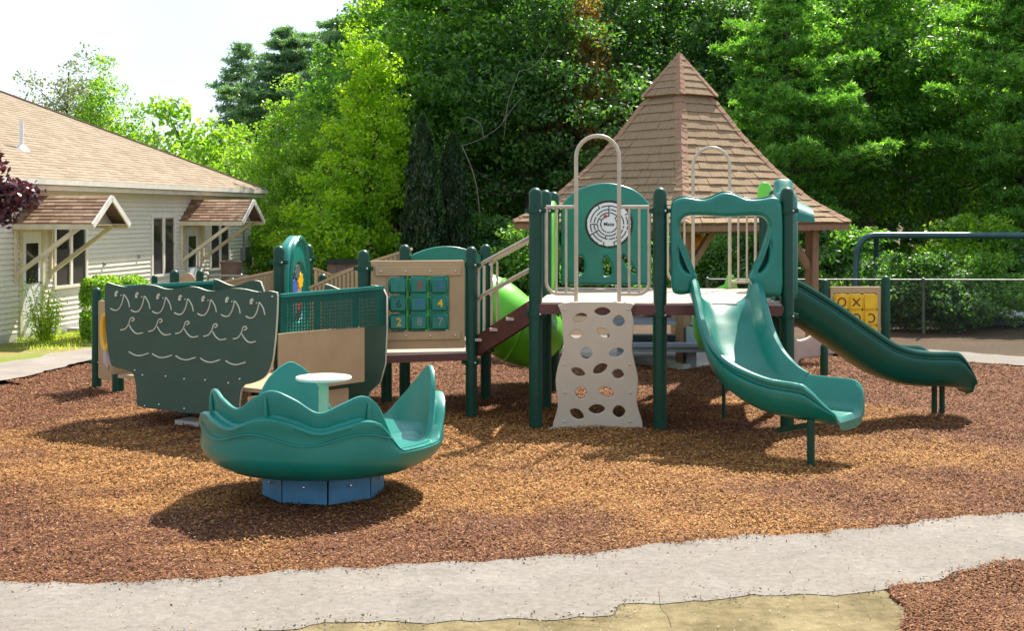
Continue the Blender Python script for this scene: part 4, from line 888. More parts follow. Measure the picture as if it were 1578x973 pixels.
for k in range(4):
    a, b = hipP(k, 1, -.05), hipP(k + 1, 1, -.05); part('fascia', MB().beam(a + (GC - a) * .012, b + (GC - b) * .012, .03, .085), M['wood'], gz, smooth=False)
    pp = GC + (hipP(k, 1) - GC) * .775; pp.z = 0; ang = ga0 + k * math.pi / 2
    part('timber_post', MB().box(pp + Vector((0, 0, 1.04)), (.15, .15, 2.08), ang + R(45)), M['wood'], gz, smooth=False)
    for kk in (k + 1, k - 1):
        q = GC + (hipP(kk, 1) - GC) * .775; q.z = 0; d = (q - pp).normalized()
        part('knee_brace', MB().beam(pp + d * .08 + Vector((0, 0, 1.35)), pp + d * .62 + Vector((0, 0, 1.93)), .07, .10), M['wood'], gz, smooth=False)
    q = GC + (hipP(k + 1, 1) - GC) * .775; q.z = 0
    part('beam', MB().beam(pp + Vector((0, 0, 1.98)), q + Vector((0, 0, 1.98)), .1, .16), M['wood'], gz, smooth=False)
flo = [GC + Vector((2.35 * math.cos(ga0 + k * math.pi / 2), 2.35 * math.sin(ga0 + k * math.pi / 2), 0)) for k in range(4)]
part('slab_floor', MB().add([p + Vector((0, 0, .06)) for p in flo] + [p + Vector((0, 0, -.04)) for p in flo], [(0, 1, 2, 3), (0, 4, 5, 1), (1, 5, 6, 2), (2, 6, 7, 3), (3, 7, 4, 0)]), M['concrete'], gz, smooth=False)
ho_ = thing('hanging_ball', tuple(at(1073, 372, 20.2)), 'orange round ornament hanging under the gazebo roof', 'ornament')
part('ball', MB().lathe([(.15 * math.sin(R(a)) + .001, -.15 * math.cos(R(a))) for a in range(0, 181, 15)], n=20), M['orange'], ho_, loc=at(1073, 376, 20.2)); part('cord', MB().tube([at(1073, 362, 20.2), at(1073, 345, 20.2)], .006, 5), M['black'], ho_)

# ------------------------------------------------------------------ house
HU = Vector((.158, .987, 0)).normalized(); HN = Vector((HU.y, -HU.x, 0)); H0 = Vector((-8.68, 22, 0))
def H(t, d=0, z=0): return H0 + HU * t + HN * d + Vector((0, 0, z))
house = thing('house', tuple(H(4)), 'long single storey building with cream siding and tan hip roof', 'house')
TE = 11.85; WZ = 2.62; EZ = 2.80; PIT = .467; OV = .30; TR = TE + OV; T0 = -7
part('wall', MB().add([H(T0, 0, 0), H(TE, 0, 0), H(TE, 0, WZ), H(T0, 0, WZ), H(T0, -12, 0), H(TE, -12, 0), H(TE, -12, WZ), H(T0, -12, WZ)], [(0, 1, 2, 3), (1, 5, 6, 2), (5, 4, 7, 6), (4, 0, 3, 7), (3, 2, 6, 7)]), M['siding'], house, smooth=False)
part('foundation', MB().box(H(T0 / 2 + TE / 2, .004, .05), (.05, TE - T0, .16), math.atan2(HU.y, HU.x) - R(90)), M['concrete'], house, smooth=False)
OPEN = [(.66, 1.32, 0, 1.86), (1.77, 3.01, .85, 2.09), (5.90, 7.10, .86, 2.10), (7.71, 8.38, 0, 1.86), (9.12, 10.37, .86, 2.10)]
lap = MB(); ex = .092; z = .12
while z < WZ - .02:
    z1 = min(z + ex, WZ); segs = [(T0, TE - .06)]
    for t0, t1, a, b in OPEN:
        if z1 > a and z < b: segs = [s for (p, q) in segs for s in (((p, min(q, t0 - .04)), (max(p, t1 + .04), q)) if (p < t0 and q > t1) else ((p, q),))]
    for p, q in segs:
        if q - p < .05: continue
        lap.add([H(p, .003, z1 + .01), H(q, .003, z1 + .01), H(q, .034, z), H(p, .034, z), H(q, .002, z), H(p, .002, z)], [(0, 3, 2, 1), (3, 5, 4, 2)])
    z += ex
part('siding_boards', lap, M['siding'], house, kind='stuff', smooth=False)
part('corner_board', MB().box(H(TE - .03, .018, WZ / 2), (.05, .10, WZ), math.atan2(HU.y, HU.x) - R(90)), M['trim'], house, smooth=False)
HA = math.atan2(HU.y, HU.x) - R(90)
def hbox(t0, t1, d0, d1, z0, z1): return MB().box(H((t0 + t1) / 2, (d0 + d1) / 2, (z0 + z1) / 2), (abs(d1 - d0), abs(t1 - t0), z1 - z0), HA)
for t0, t1, a, b in OPEN:
    if a > 0:
        w = part('window', hbox(t0 + .03, t1 - .03, -.02, .012, a + .03, b - .03), M['glass'], house, smooth=False)
        fr = MB(); fw = .055
        for args in ((t0 - .02, t0 + fw, a, b), (t1 - fw, t1 + .02, a, b), (t0 - .02, t1 + .02, b, b + .06), ((t0 + t1) / 2 - .045, (t0 + t1) / 2 + .045, a, b)): fr.v += [] ; m_ = hbox(args[0], args[1], .0, .045, args[2], args[3]); fr.add(m_.v, m_.f)
        part('frame', fr, M['trim'], w, smooth=False); part('sill', hbox(t0 - .05, t1 + .05, 0, .065, a - .05, a), M['trim'], w, smooth=False)
        mid = (a + b) / 2 + .02
        for p, q in ((t0 + fw, (t0 + t1) / 2 - .045), ((t0 + t1) / 2 + .045, t1 - fw)):
            part('screen', hbox(p, q, .013, .019, a + .01, mid), M['screen'], w, smooth=False)
            part('sash_rail', hbox(p, q, .013, .026, mid, mid + .035), M['screen'], w, smooth=False)
    else:
        d = part('door', hbox(t0, t1, 0, .03, .08, b), M['white'], house, smooth=False)
        part('pane', hbox(t0 + .13, t1 - .13, .031, .038, .95, b - .2), M['glass'], d, smooth=False)
        part('handle', MB().lathe([(.001, .04), (.025, .03), (.025, 0)], n=10), M['steel'], d, loc=H(t1 - .08, .04, .95), rot=(0, R(90), 0))
        f_ = MB()
        for args in ((t0 - .09, t0, .0, b), (t1, t1 + .09, .0, b), (t0 - .09, t1 + .09, b, b + .09)): m_ = hbox(args[0], args[1], .0, .05, args[2], args[3]); f_.add(m_.v, m_.f)
        part('door_frame', f_, M['cream_trim'], house, smooth=False)
# roof: hip with shingle courses on the visible slope
rh = EZ + PIT * 6.45
hr = part('roof', MB().add([H(T0, OV, EZ), H(TR, OV, EZ), H(TR - 6.45, OV - 6.45, rh), H(T0, OV - 6.45, rh), H(TR, OV - 12.9, EZ), H(T0, OV - 12.9, EZ), H(T0, OV, EZ - .03), H(TR, OV, EZ - .03), H(TR, OV - 12.9, EZ - .03), H(T0, OV - 12.9, EZ - .03)], [(0, 1, 2, 3), (1, 4, 2), (3, 2, 4, 5), (6, 7, 1, 0), (7, 8, 4, 1), (9, 8, 7, 6)]), M['hshingle'], house, smooth=False)
rows_ = 52; sm = MB()
for i in range(rows_):
    d0, d1 = 6.45 * i / rows_, 6.45 * (i + 1.1) / rows_
    t = T0 - random.random() * .3; tend0 = TR - d0
    while t < tend0 - .02:
        t2 = min(t + random.uniform(.24, .34), tend0)
        e0 = min(t2 - .004, TR - d0); e1 = min(t2 - .004, TR - min(d1, 6.45)); f0 = min(t, e1)
        up_ = Vector((0, 0, .014 + random.random() * .006))
        sm.add([H(max(t, T0), OV + .02 - d0, EZ - .009 + PIT * d0) + up_, H(e0, OV + .02 - d0, EZ - .009 + PIT * d0) + up_, H(e1, OV - min(d1, 6.45), EZ + PIT * min(d1, 6.45) + .006), H(max(f0, T0), OV - min(d1, 6.45), EZ + PIT * min(d1, 6.45) + .006), H(max(t, T0), OV + .02 - d0, EZ - .009 + PIT * d0), H(e0, OV + .02 - d0, EZ - .009 + PIT * d0)], [(0, 1, 2, 3), (4, 5, 1, 0)])
        t = t2
part('shingle_field', sm, M['hshingle'], hr, kind='stuff', smooth=False)
part('hip_cap', MB().beam(H(TR, OV, EZ + .02), H(TR - 6.45, OV - 6.45, rh + .02), .14, .03), M['hshingle'], hr, smooth=False)
part('gutter', hbox(T0, TR + .02, OV, OV + .08, EZ - .10, EZ - .005), M['trim'], house, smooth=False)
part('fascia', hbox(T0, TR, OV - .03, OV - .002, EZ - .20, EZ - .11), M['trim'], house, smooth=False)
part('fascia', MB().box(H(TR, OV - 6.45, EZ - .12), (12.9, .03, .17), HA), M['trim'], house, smooth=False)
part('soffit', hbox(T0, TR - .02, 0, OV - .035, EZ - .19, EZ - .175), M['cream_trim'], house, smooth=False)
vp = thing('vent_pipe', tuple(onplane(33, 230, H(0, OV, EZ), Vector((-(-HN.x) * PIT, HN.y * PIT, 1)).normalized())), 'white vent pipe standing on the tan house roof', 'vent pipe')
vb = vp.location.copy(); part('pipe', MB().lathe([(.035, -.05), (.035, .55), (.03, .55)], n=12), M['white'], vp, loc=vb); part('flashing', MB().lathe([(.16, -.05), (.10, .04), (.04, .09)], n=12), M['white'], vp, loc=vb)
eb = thing('meter_box', tuple(H(11.3, .1, 1.1)), 'small grey electrical meter box on the wall by the house corner', 'meter box')
part('case', hbox(11.1, 11.45, .02, .16, .98, 1.32), M['steel'], eb, smooth=False); part('conduit', MB().tube([H(11.28, .06, 1.32), H(11.28, .06, 2.5)], .02, 8), M['steel'], eb)
for t, z_ in ((3.7, 1.18), (5.25, 1.28)):
    tap = thing('wall_tap', tuple(H(t, .04, z_)), 'small round fitting on the siding ' + ('between the left awning and the tall window' if t < 4 else 'just left of the middle window'), 'wall fitting'); part('spout', MB().lathe([(.001, .05), (.03, .045), (.035, 0)], n=10), M['steel'], tap, loc=H(t, .02, z_), rot=(0, R(90), 0))
# gable awnings over the two doors
def awning(tc, label):
    g = thing('door_awning', tuple(H(tc, .8, 2.0)), label, 'awning', 'shingled awnings over the doors'); hw = .68; zr, ze = 2.50, 2.02; dp = 1.50
    for s in (-1, 1):
        n = 8; mb = MB()
        part('slope', MB().add([H(tc, 0, zr), H(tc, dp, zr), H(tc + s * hw, dp, ze), H(tc + s * hw, 0, ze), H(tc, 0, zr - .03), H(tc, dp, zr - .03), H(tc + s * hw, dp, ze - .03), H(tc + s * hw, 0, ze - .03)], [(0, 1, 2, 3), (7, 6, 5, 4), (1, 5, 6, 2), (3, 2, 6, 7)]), M['ashingle'], g, smooth=False)
        for i in range(n):
            a, b = i / n, (i + 1.1) / n; x = 0
            while x < dp:
                x2 = min(dp, x + random.uniform(.14, .28)); u_ = Vector((0, 0, .016 + .008 * random.random()))
                p = lambda f, d, l=Vector(): H(tc + s * hw * f, d, zr + (ze - zr) * f) + l
                mb.add([p(a, x, Vector((0, 0, .004))), p(a, x2 - .004, Vector((0, 0, .004))), p(min(b, 1.03), x2 - .004, u_), p(min(b, 1.03), x, u_), p(min(b, 1.03), x2 - .004), p(min(b, 1.03), x)], [(0, 1, 2, 3), (3, 2, 4, 5)]); x = x2
        part('shingle_field', mb, M['ashingle'], g, kind='stuff', smooth=False)
        part('rake_board', MB().beam(H(tc, dp + .02, zr - .035), H(tc + s * (hw + .02), dp + .02, ze - .045), .03, .10), M['trim'], g, smooth=False)
        part('eave_board', MB().beam(H(tc + s * hw, 0, ze - .06), H(tc + s * hw, dp, ze - .06), .03, .09), M['cream_trim'], g, smooth=False)
        part('brace', MB().beam(H(tc + s * (hw - .08), .03, 1.10), H(tc + s * (hw - .08), dp - .25, ze - .05), .07, .07), M['cream_trim'], g, smooth=False)
        part('wall_cleat', MB().beam(H(tc + s * (hw - .08), .045, 1.0), H(tc + s * (hw - .08), .045, ze), .06, .05, (1, 0, 0)), M['cream_trim'], g, smooth=False)
    part('soffit', hbox(tc - hw + .03, tc + hw - .03, .02, dp - .02, ze - .035, ze - .025), M['cream_trim'], g, smooth=False)
    part('gable_board', MB().add([H(tc, dp - .28, zr - .05), H(tc - hw + .05, dp - .28, ze - .02), H(tc + hw - .05, dp - .28, ze - .02)], [(0, 1, 2)]), M['cream_trim'], g, smooth=False)
awning(1.02, 'nearer brown shingled gable awning over the left door, with timber braces')
awning(8.05, 'farther brown shingled gable awning over the second door, near the house corner')
slabp = thing('door_slab', tuple(H(3.2, .9, 0)), 'pale concrete step strip along the house wall', 'slab')
part('slab_top', hbox(2.2, 7.5, .05, 1.0, -.04, .05), M['concrete'], slabp, smooth=False)

# ------------------------------------------------------------------ vegetation
def rnd_dir(n): return unit(rng.normal(0, 1, (n, 3)))
def crown_broad(h, r, z0, nclump, per, L=.11, Wd=.06, shape=1.0, csz=.42, top=.5, droop=.0):
    # clumps spread through an uneven egg, more of them near the outside
    u = rng.random(nclump) ** .42; d = rnd_dir(nclump); lob = 1 + .22 * np.sin(3.1 * np.arctan2(d[:, 1], d[:, 0]) + rng.random() * 6) + .15 * np.sin(5 * d[:, 2] + 2)
    c = d * u[:, None] * lob[:, None]; zc_ = c[:, 2]; wfac = np.where(zc_ > 0, 1 - .45 * np.abs(zc_) ** shape * top, 1)
    C = np.stack([c[:, 0] * r * wfac, c[:, 1] * r * wfac, z0 + (h - z0) * (zc_ * .5 + .5)], 1)
    s = rng.uniform(.55, 1.25, nclump) * csz
    k = np.repeat(np.arange(nclump), per); off = rng.normal(0, 1, (len(k), 3)); off = off / np.maximum(1, np.linalg.norm(off, axis=1, keepdims=True) / 1.6)
    P = C[k] + off * s[k][:, None] * [.62, .62, .38] ; n = len(P)
    out = unit(P - np.array([0, 0, z0 + (h - z0) * .35])); D = unit(rng.normal(0, 1, (n, 3)) + out * .6 + np.array([0, 0, -.35 - droop])); Nn = rnd_dir(n) * .8 + np.array([0, 0, .7]) + out * .3
    return blades(P, D, Nn, rng.uniform(.65, 1.3, n) * L, rng.uniform(.65, 1.3, n) * Wd), C
def limbs(C, h, z0, r0, count=26, m=M['bark'], base=.0):
    mb = MB(); pts = [(rng.normal(0, .04) * k, rng.normal(0, .04) * k, h * .93 * k / 6) for k in range(7)]
    mb.tube(pts, [r0 * (1 - .13 * k) for k in range(7)], 9); tr = mb
    lb = MB()
    for c in C[rng.choice(len(C), min(count, len(C)), replace=False)]:
        z = max(z0 * .6 + .2, c[2] - rng.uniform(.3, 1.2)); k = min(5.99, z / (h * .93) * 6); i = int(k); a = Vector(pts[i]).lerp(Vector(pts[i + 1]), k - i)
        mid = a.lerp(Vector(c), .5) + Vector((0, 0, -.12)); lb.tube([a, mid, Vector(c)], [r0 * .32, r0 * .2, r0 * .06], 5, cap=False)
    return tr.mesh('trunk'), lb.mesh('limbs')
def pine_mesh(h, r, z0, tiers, m, blade=.16, wd=.022, per=46, tipn=9, seed=0, upturn=.12, irregular=.35):
    V = []; lb = MB(); C = []
    for ti in range(tiers):
        f = ti / tiers; z = z0 + (h - z0) * f; rr = r * (1 - f) ** .8 * rng.uniform(1 - irregular, 1 + irregular * .4) + .12
        for b in range(rng.integers(5, 8)):
            a = rng.uniform(0, 2 * np.pi); L_ = rr * rng.uniform(.65, 1.1); zz = z + rng.normal(0, .1)
            nseg = max(3, int(L_ / .2)); dirv = np.array([np.cos(a), np.sin(a), 0])
            end = dirv * L_ + np.array([0, 0, zz + L_ * upturn]); st_ = np.array([0, 0, zz])
            lb.tube([Vector(st_), Vector((st_ + end) / 2 + [0, 0, -.03]), Vector(end)], [.035 * (1 - f) + .012, .02, .006], 4, cap=False)
            for s_ in range(nseg):
                t = (s_ + .6) / nseg
                if t < .25: continue
                base = st_ + (end - st_) * t
                wsp = .32 * L_ * (1 - t) + .12
                for q in range(tipn):
                    c = base + np.array([-dirv[1], dirv[0], 0]) * rng.normal(0, wsp) + dirv * rng.normal(0, .1) + [0, 0, rng.normal(0, .045)]
                    C.append(c)
    C = np.array(C); k = np.repeat(np.arange(len(C)), per // 4); n = len(k)
    D = unit(rng.normal(0, 1, (n, 3)) * [1, 1, .75] + [0, 0, .35]); P = C[k] + D * blade * .4 + rng.normal(0, .025, (n, 3))
    return blades(P, D, rnd_dir(n), rng.uniform(.7, 1.2, n) * blade, wd), lb, C
TREE = {}
def proto(key, crown, tr, lb, bark='bark'):
    TREE[key] = (crown, tr, lb, bark)
def build_broad(key, h, r, z0, ncl, per, m, L=.11, Wd=.06, r0=.14, bark='bark', **kw):
    V, C = crown_broad(h, r, z0, ncl, per, L, Wd, **kw); tr, lb = limbs(C, h, z0, r0); proto(key, quads('crown_' + key, V, M[m]), tr, lb, bark)
def build_pine(key, h, r, z0, tiers, m, r0=.15, **kw):
    V, lb, C = pine_mesh(h, r, z0, tiers, m, **kw); tr = MB().tube([(0, 0, 0), (.03, 0, h * .5), (0, .02, h * .97)], [r0, r0 * .6, .015], 9)
    proto(key, quads('crown_' + key, V, M[m]), tr.mesh('trunk'), lb.mesh('limbs'))
used = {}
def tree(key, name, px, Y, label, cat='tree', group=None, sc=1.0, rot=None, sz=None, mt=None, zoff=0):
    crown, tr, lb, bark = TREE[key]; c = X(px, Y); t = thing(name, tuple(c + Vector((0, 0, -.05 + zoff))), label, cat, group)
    t.rotation_euler = (0, 0, rot if rot is not None else random.uniform(0, 6.28)); t.scale = (sc, sc, sz or sc)
    for nm, me in (('trunk', tr), ('limbs', lb), ('crown', crown)):
        if me is None: continue
        o = bpy.data.objects.new(nm, me); COL.objects.link(o); o.parent = t
        if nm != 'trunk': o['kind'] = 'stuff'
        if nm != 'crown':
            if not me.materials: me.materials.append(M[bark])
        elif mt: o.material_slots[0].link = 'OBJECT'; o.material_slots[0].material = M[mt]
    return t
build_broad('maple', 10.5, 3.2, 1.6, 330, 120, 'l_mid', L=.17, Wd=.10, r0=.2, csz=.62)
build_broad('oak', 9.6, 2.7, 1.2, 260, 120, 'l_mid', L=.15, Wd=.08, r0=.18, csz=.6)
build_broad('birch', 5.7, 1.5, .5, 230, 75, 'l_bright', L=.10, Wd=.06, r0=.06, csz=.34, top=.9, bark='palebark')
build_broad('poplar', 7.5, 1.1, .8, 230, 85, 'l_yellow', L=.11, Wd=.07, r0=.09, csz=.36, top=1.2, shape=.8)
build_broad('bush', 2.6, 1.15, .1, 120, 80, 'l_yellow', L=.10, Wd=.065, r0=.04, csz=.34)
build_broad('shrub', 2.3, 1.3, .0, 150, 90, 'l_mid', L=.13, Wd=.08, r0=.04, csz=.4)
build_broad('sparse', 7.4, 1.7, 1.5, 170, 60, 'l_grey', L=.13, Wd=.06, r0=.09, csz=.42, top=.2)
build_pine('wpine', 9.5, 3.1, 1.2, 22, 'l_pine', per=80, tipn=12, blade=.17, wd=.032, upturn=.22, irregular=.6)
build_pine('spruce', 8.9, 2.9, 2.0, 24, 'l_bluepine', per=40, tipn=6, blade=.19, wd=.04, upturn=-.1, irregular=.3)
build_pine('openpine', 9.0, 3.6, 3.5, 13, 'l_bluepine', per=64, tipn=12, blade=.2, wd=.04, upturn=.12, irregular=.5)
# thuja column
n = 26000; f = rng.random(n) ** .85; a = rng.uniform(0, 2 * np.pi, n); rad = .46 * (1 - f ** 2.2) ** .6 * (1 + .10 * np.sin(a * 4 + f * 18) + .10 * np.sin(a * 7 - f * 31)) * rng.uniform(.75, 1.12, n)
Pq = np.stack([rad * np.cos(a), rad * np.sin(a), f * 4.5], 1); Dq = unit(np.stack([np.cos(a) * .4, np.sin(a) * .4, np.ones(n)], 1) + rng.normal(0, .35, (n, 3)))
proto('thuja', quads('crown_thuja', blades(Pq, Dq, np.stack([np.cos(a), np.sin(a), np.zeros(n)], 1) + rng.normal(0, .6, (n, 3)), rng.uniform(.08, .17, n), rng.uniform(.03, .06, n)), M['l_thuja']), MB().tube([(0, 0, 0), (0, 0, 4)], [.07, .02], 7).mesh('trunk'), None)

GW = 'trees of the wood behind the playground'
tree('sparse', 'sparse_tree', 105, 46, 'pale loose tree with upright branches rising over the house roof', sc=1.25, sz=1.06)
tree('birch', 'small_tree', 160, 44, 'yellow green round tree behind the house roof slope', sc=1.27, mt='l_bright')
tree('bush', 'small_tree', 297, 42, 'rounded bright green tree just above the roof hip', sc=2.1, mt='l_bright')
tree('birch', 'small_tree', 243, 44, 'thin pale top of a small tree beside the roof hip', sc=.82, mt='l_grey')
tree('spruce', 'spruce_tree', 372, 50, 'dark spruce with pointed top against the white sky')
tree('openpine', 'pine_tree', 452, 48, 'open blue green pine with layered flat branches against the sky', sc=1.3, sz=1.02)
tree('openpine', 'pine_tree', 520, 44, 'leaning pine whose bare tiers reach left from the big maple', sc=1.0)
tree('birch', 'young_tree', 440, 36, 'bright green young birch behind the boat', sc=1.02)
tree('birch', 'young_tree', 372, 39, 'light green low tree by the house corner', sc=.82)
tree('birch', 'young_tree', 500, 40, 'middle green birch between the pine and the tall yellow tree', sc=1.15, mt='l_mid')
tree('poplar', 'tall_tree', 572, 33.5, 'tall narrow yellow green tree left of the dark thujas')
tree('poplar', 'tall_tree', 545, 38, 'second narrow green tree behind the yellow one', sc=.98, mt='l_bright')
tree('bush', 'leafy_bush', 505, 32.5, 'yellow leaved bush above the plank enclosure', 'bush', sc=1.15)
tree('bush', 'leafy_bush', 418, 33.8, 'bright low bush beside the chain link fence', 'bush', sc=.85, mt='l_bright')
tree('maple', 'maple_tree', 700, 38, 'large green maple rising out of the picture above the thujas', group=GW, sc=1.08)
tree('oak', 'broadleaf_tree', 610, 43, 'green crown against the sky at the left edge of the wood', group=GW, sc=1.12)
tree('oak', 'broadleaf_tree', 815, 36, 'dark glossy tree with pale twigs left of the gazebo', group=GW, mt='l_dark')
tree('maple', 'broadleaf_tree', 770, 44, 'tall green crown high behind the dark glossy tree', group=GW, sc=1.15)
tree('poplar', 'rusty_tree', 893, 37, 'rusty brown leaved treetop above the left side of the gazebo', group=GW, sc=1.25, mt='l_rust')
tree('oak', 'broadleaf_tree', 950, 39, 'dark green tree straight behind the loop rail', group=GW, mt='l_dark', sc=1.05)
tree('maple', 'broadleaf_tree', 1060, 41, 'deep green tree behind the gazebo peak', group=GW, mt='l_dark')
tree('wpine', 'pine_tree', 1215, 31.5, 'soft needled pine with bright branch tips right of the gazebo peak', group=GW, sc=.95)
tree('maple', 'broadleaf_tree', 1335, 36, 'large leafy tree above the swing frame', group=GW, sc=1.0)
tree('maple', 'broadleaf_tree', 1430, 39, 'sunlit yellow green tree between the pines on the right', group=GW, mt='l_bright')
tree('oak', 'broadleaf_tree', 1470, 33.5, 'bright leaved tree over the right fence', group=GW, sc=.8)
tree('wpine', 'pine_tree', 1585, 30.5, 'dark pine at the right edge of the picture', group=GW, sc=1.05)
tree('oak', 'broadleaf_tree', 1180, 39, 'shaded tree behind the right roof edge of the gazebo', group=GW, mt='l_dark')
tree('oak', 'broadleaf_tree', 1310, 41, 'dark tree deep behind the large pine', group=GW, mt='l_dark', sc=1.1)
tree('thuja', 'thuja_tree', 652, 30, 'taller dark columnar thuja of the pair', 'thuja', 'pair of dark thujas', rot=0)
tree('thuja', 'thuja_tree', 697, 31, 'shorter dark columnar thuja, right of its pair', 'thuja', 'pair of dark thujas', rot=2, sc=.92)
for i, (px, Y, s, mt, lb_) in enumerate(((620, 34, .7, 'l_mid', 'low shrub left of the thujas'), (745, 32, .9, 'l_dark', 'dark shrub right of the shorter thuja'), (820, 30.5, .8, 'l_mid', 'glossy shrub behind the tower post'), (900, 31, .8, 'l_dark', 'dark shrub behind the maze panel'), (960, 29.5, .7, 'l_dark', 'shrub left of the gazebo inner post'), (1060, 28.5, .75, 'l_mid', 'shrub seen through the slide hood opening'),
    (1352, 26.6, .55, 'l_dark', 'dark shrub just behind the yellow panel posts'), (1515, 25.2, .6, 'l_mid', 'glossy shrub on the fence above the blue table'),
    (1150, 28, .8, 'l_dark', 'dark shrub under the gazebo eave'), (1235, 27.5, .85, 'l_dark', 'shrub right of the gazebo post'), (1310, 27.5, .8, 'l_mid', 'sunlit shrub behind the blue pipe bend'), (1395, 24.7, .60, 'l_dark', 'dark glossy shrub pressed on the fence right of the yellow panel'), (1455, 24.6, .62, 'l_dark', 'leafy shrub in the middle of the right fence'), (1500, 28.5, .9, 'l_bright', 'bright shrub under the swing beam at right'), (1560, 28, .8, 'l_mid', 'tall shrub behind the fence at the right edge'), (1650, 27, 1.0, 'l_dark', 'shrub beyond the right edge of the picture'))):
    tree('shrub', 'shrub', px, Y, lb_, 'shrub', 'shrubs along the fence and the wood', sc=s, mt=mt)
# far wood as one mass
n = 60000; xw = rng.uniform(-9, 30, n); ht = np.where(xw < -4.2, 5.0 + .8 * np.sin(xw * 2), 12.5 + 1.2 * np.sin(xw * 1.3)); zw = rng.random(n) * ht; yw = 48 + rng.uniform(0, 3.5, n) + .8 * np.sin(xw * 2.2 + zw * 1.5)
V = blades(np.stack([xw, yw, zw], 1), rnd_dir(n), rnd_dir(n) + [0, -.5, .4], rng.uniform(.3, .6, n), rng.uniform(.2, .38, n))
meta(part('far_wood', quads('far_wood', V, M['l_dark']), None), 'dense far wood closing the view behind the trees', 'wood', kind='stuff')
# dead pale branches in the dark tree
db = thing('dead_branch', tuple(X(760, 33)), 'pale bare dead branch in front of the dark trees', 'branch')
for pts in (((712, 225), (745, 212), (775, 188), (785, 150), (800, 110)), ((775, 188), (795, 160), (805, 150)), ((782, 160), (778, 200), (776, 215)), ((745, 212), (740, 190), (720, 180)), ((800, 110), (825, 100), (845, 70)), ((712, 225), (735, 290), (745, 420))):
    part('bough', MB().tube(catmull([at(x, y, 33.2 + i * .06) for i, (x, y) in enumerate(pts)], 4), .008 if pts[-1][1] < 400 else .014, 6), M['bark2'], db)
# hedge by the house wall
def hedge(px0, px1, Y, ztop, depth, label, m):
    a, b = X(px0, Y), X(px1, Y); c = (a + b) / 2; hw = (b.x - a.x) / 2; t = thing('hedge', tuple(c), label, 'hedge'); n = 22000
    d = rnd_dir(n); sp = np.abs(d) ** .55 * np.sign(d); sp = sp / np.maximum(1e-6, np.max(np.abs(sp), axis=1, keepdims=True)) ** .35
    sc_ = rng.uniform(.80, 1.03, n)[:, None] * (1 + .05 * np.sin(sp[:, :1] * 9 + sp[:, 1:2] * 7))
    P = sp * sc_ * [hw, depth / 2, ztop / 2] + [c.x, c.y, ztop / 2]; P[:, 2] = np.maximum(P[:, 2], .02)
    V = blades(P, rnd_dir(n) + d * .8, rnd_dir(n) + d, rng.uniform(.03, .075, n), rng.uniform(.02, .04, n)); part('foliage', quads('foliage', V, M[m]), None, t)
    part('stems', MB().tube([c, c + Vector((0, 0, ztop * .8))], .04, 6).tube([c, c + Vector((hw * .6, 0, ztop * .7))], .03, 6).tube([c, c + Vector((-hw * .6, 0, ztop * .7))], .03, 6), M['bark'], t)
hedge(130, 225, 22.6, CZ - (427 - HY) * 22.6 / F, .9, 'clipped bright green hedge against the house wall behind the boat', 'l_hedge')
# rose bush by the first door
rb_ = thing('rose_bush', tuple(X(75, 22.3)), 'straggly bush with thin red stems beside the left door', 'bush'); mb = MB(); tips = []
for k in range(16):
    a = random.uniform(0, 6.28); hgt = random.uniform(.35, 1.0); p = X(72 + random.uniform(-14, 14), 22.2); q = p + Vector((math.cos(a) * .28, math.sin(a) * .2, hgt)); mb.tube([p, p.lerp(q, .5) + Vector((0, 0, .08)), q], [.008, .006, .003], 5); tips += [p.lerp(q, f_) for f_ in (.15, .35, .6, .8, 1)]
part('stems', mb, M['mark'], rb_); TP_ = np.array([tuple(p) for p in tips]); k = np.repeat(np.arange(len(TP_)), 26); n = len(k)
part('foliage', quads('foliage', blades(TP_[k] + rng.normal(0, .07, (n, 3)), rnd_dir(n), rnd_dir(n), rng.uniform(.03, .06, n), rng.uniform(.02, .035, n)), M['l_yellow']), None, rb_)
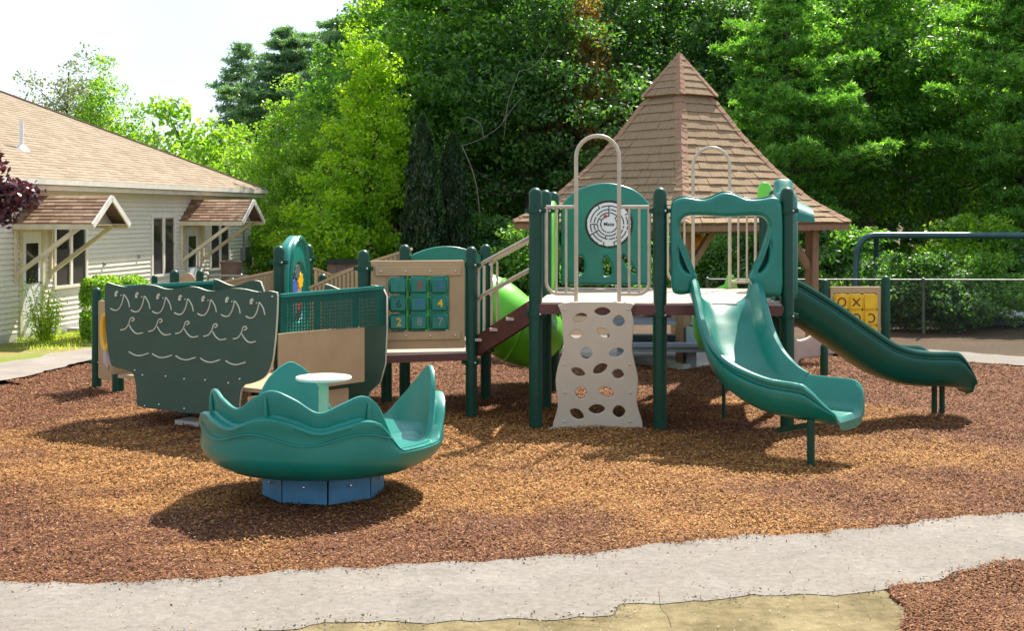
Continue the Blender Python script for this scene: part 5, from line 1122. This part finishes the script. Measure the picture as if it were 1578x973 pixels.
# purple leaved tree reaching in from the left
pt_ = thing('purple_leaf_tree', (-6.6, 13.2, 0), 'purple leaved tree reaching in from the left edge', 'tree')
part('trunk', MB().tube(catmull([(-6.6, 13.2, 0), (-6.55, 13.15, 1.2), (-6.4, 13.1, 2.3), (-6.3, 13.1, 3.4)], 4), .07, 9), M['bark'], pt_)
cl = [at(x, y, 13 + dy) for x, y, dy in ((10, 290, 0), (32, 292, .1), (44, 298, -.1), (20, 308, .2), (-10, 300, 0), (30, 310, 0), (0, 322, .1), (-20, 280, .3), (8, 334, 0), (-14, 240, .2), (-8, 255, .1), (-40, 300, 0), (-60, 260, .2), (-90, 220, 0), (-80, 300, 0))]
for p in cl[::2]: part('bough', MB().tube([(-6.4, 13.1, 2.0), Vector((-6.2, 13.1, 2.3)).lerp(p, .5), p], [.03, .018, .006], 6), M['bark'], pt_)
CP = np.array([tuple(p) for p in cl]); k = np.repeat(np.arange(len(CP)), 95); n = len(k)
part('foliage', quads('foliage', blades(CP[k] + rng.normal(0, .055, (n, 3)) * [1.1, 1, .8], rnd_dir(n) + [0, 0, -.4], rnd_dir(n) + [0, 0, .6], rng.uniform(.05, .10, n), rng.uniform(.03, .055, n)), M['l_purple']), None, pt_)
# grass by the house
n = 22000; t_ = rng.uniform(-1, 9, n); d_ = rng.uniform(.05, 2.4, n) ** 1.0; Pg = np.array([tuple(H(a, b)) for a, b in zip(t_, d_)]); lo_ = inpoly(Pg[:, 0], Pg[:, 1], lawn); Pg = Pg[lo_]
msk = (np.sin(Pg[:, 0] * 3.1) + np.sin(Pg[:, 1] * 2.3) + rng.normal(0, .8, len(Pg))) > .1; Pg = Pg[msk]; n = len(Pg); hg = rng.uniform(.03, .11, n)
Pg[:, 2] = hg / 2 - .02; V = blades(Pg, np.stack([rng.normal(0, .4, n), rng.normal(0, .4, n), np.ones(n)], 1), rnd_dir(n), hg, .012)
meta(part('grass', quads('grass', V, M['grass']), None), 'tufts of grass on the dry lawn beside the house', 'grass', kind='stuff')
print('objects', len(bpy.data.objects))
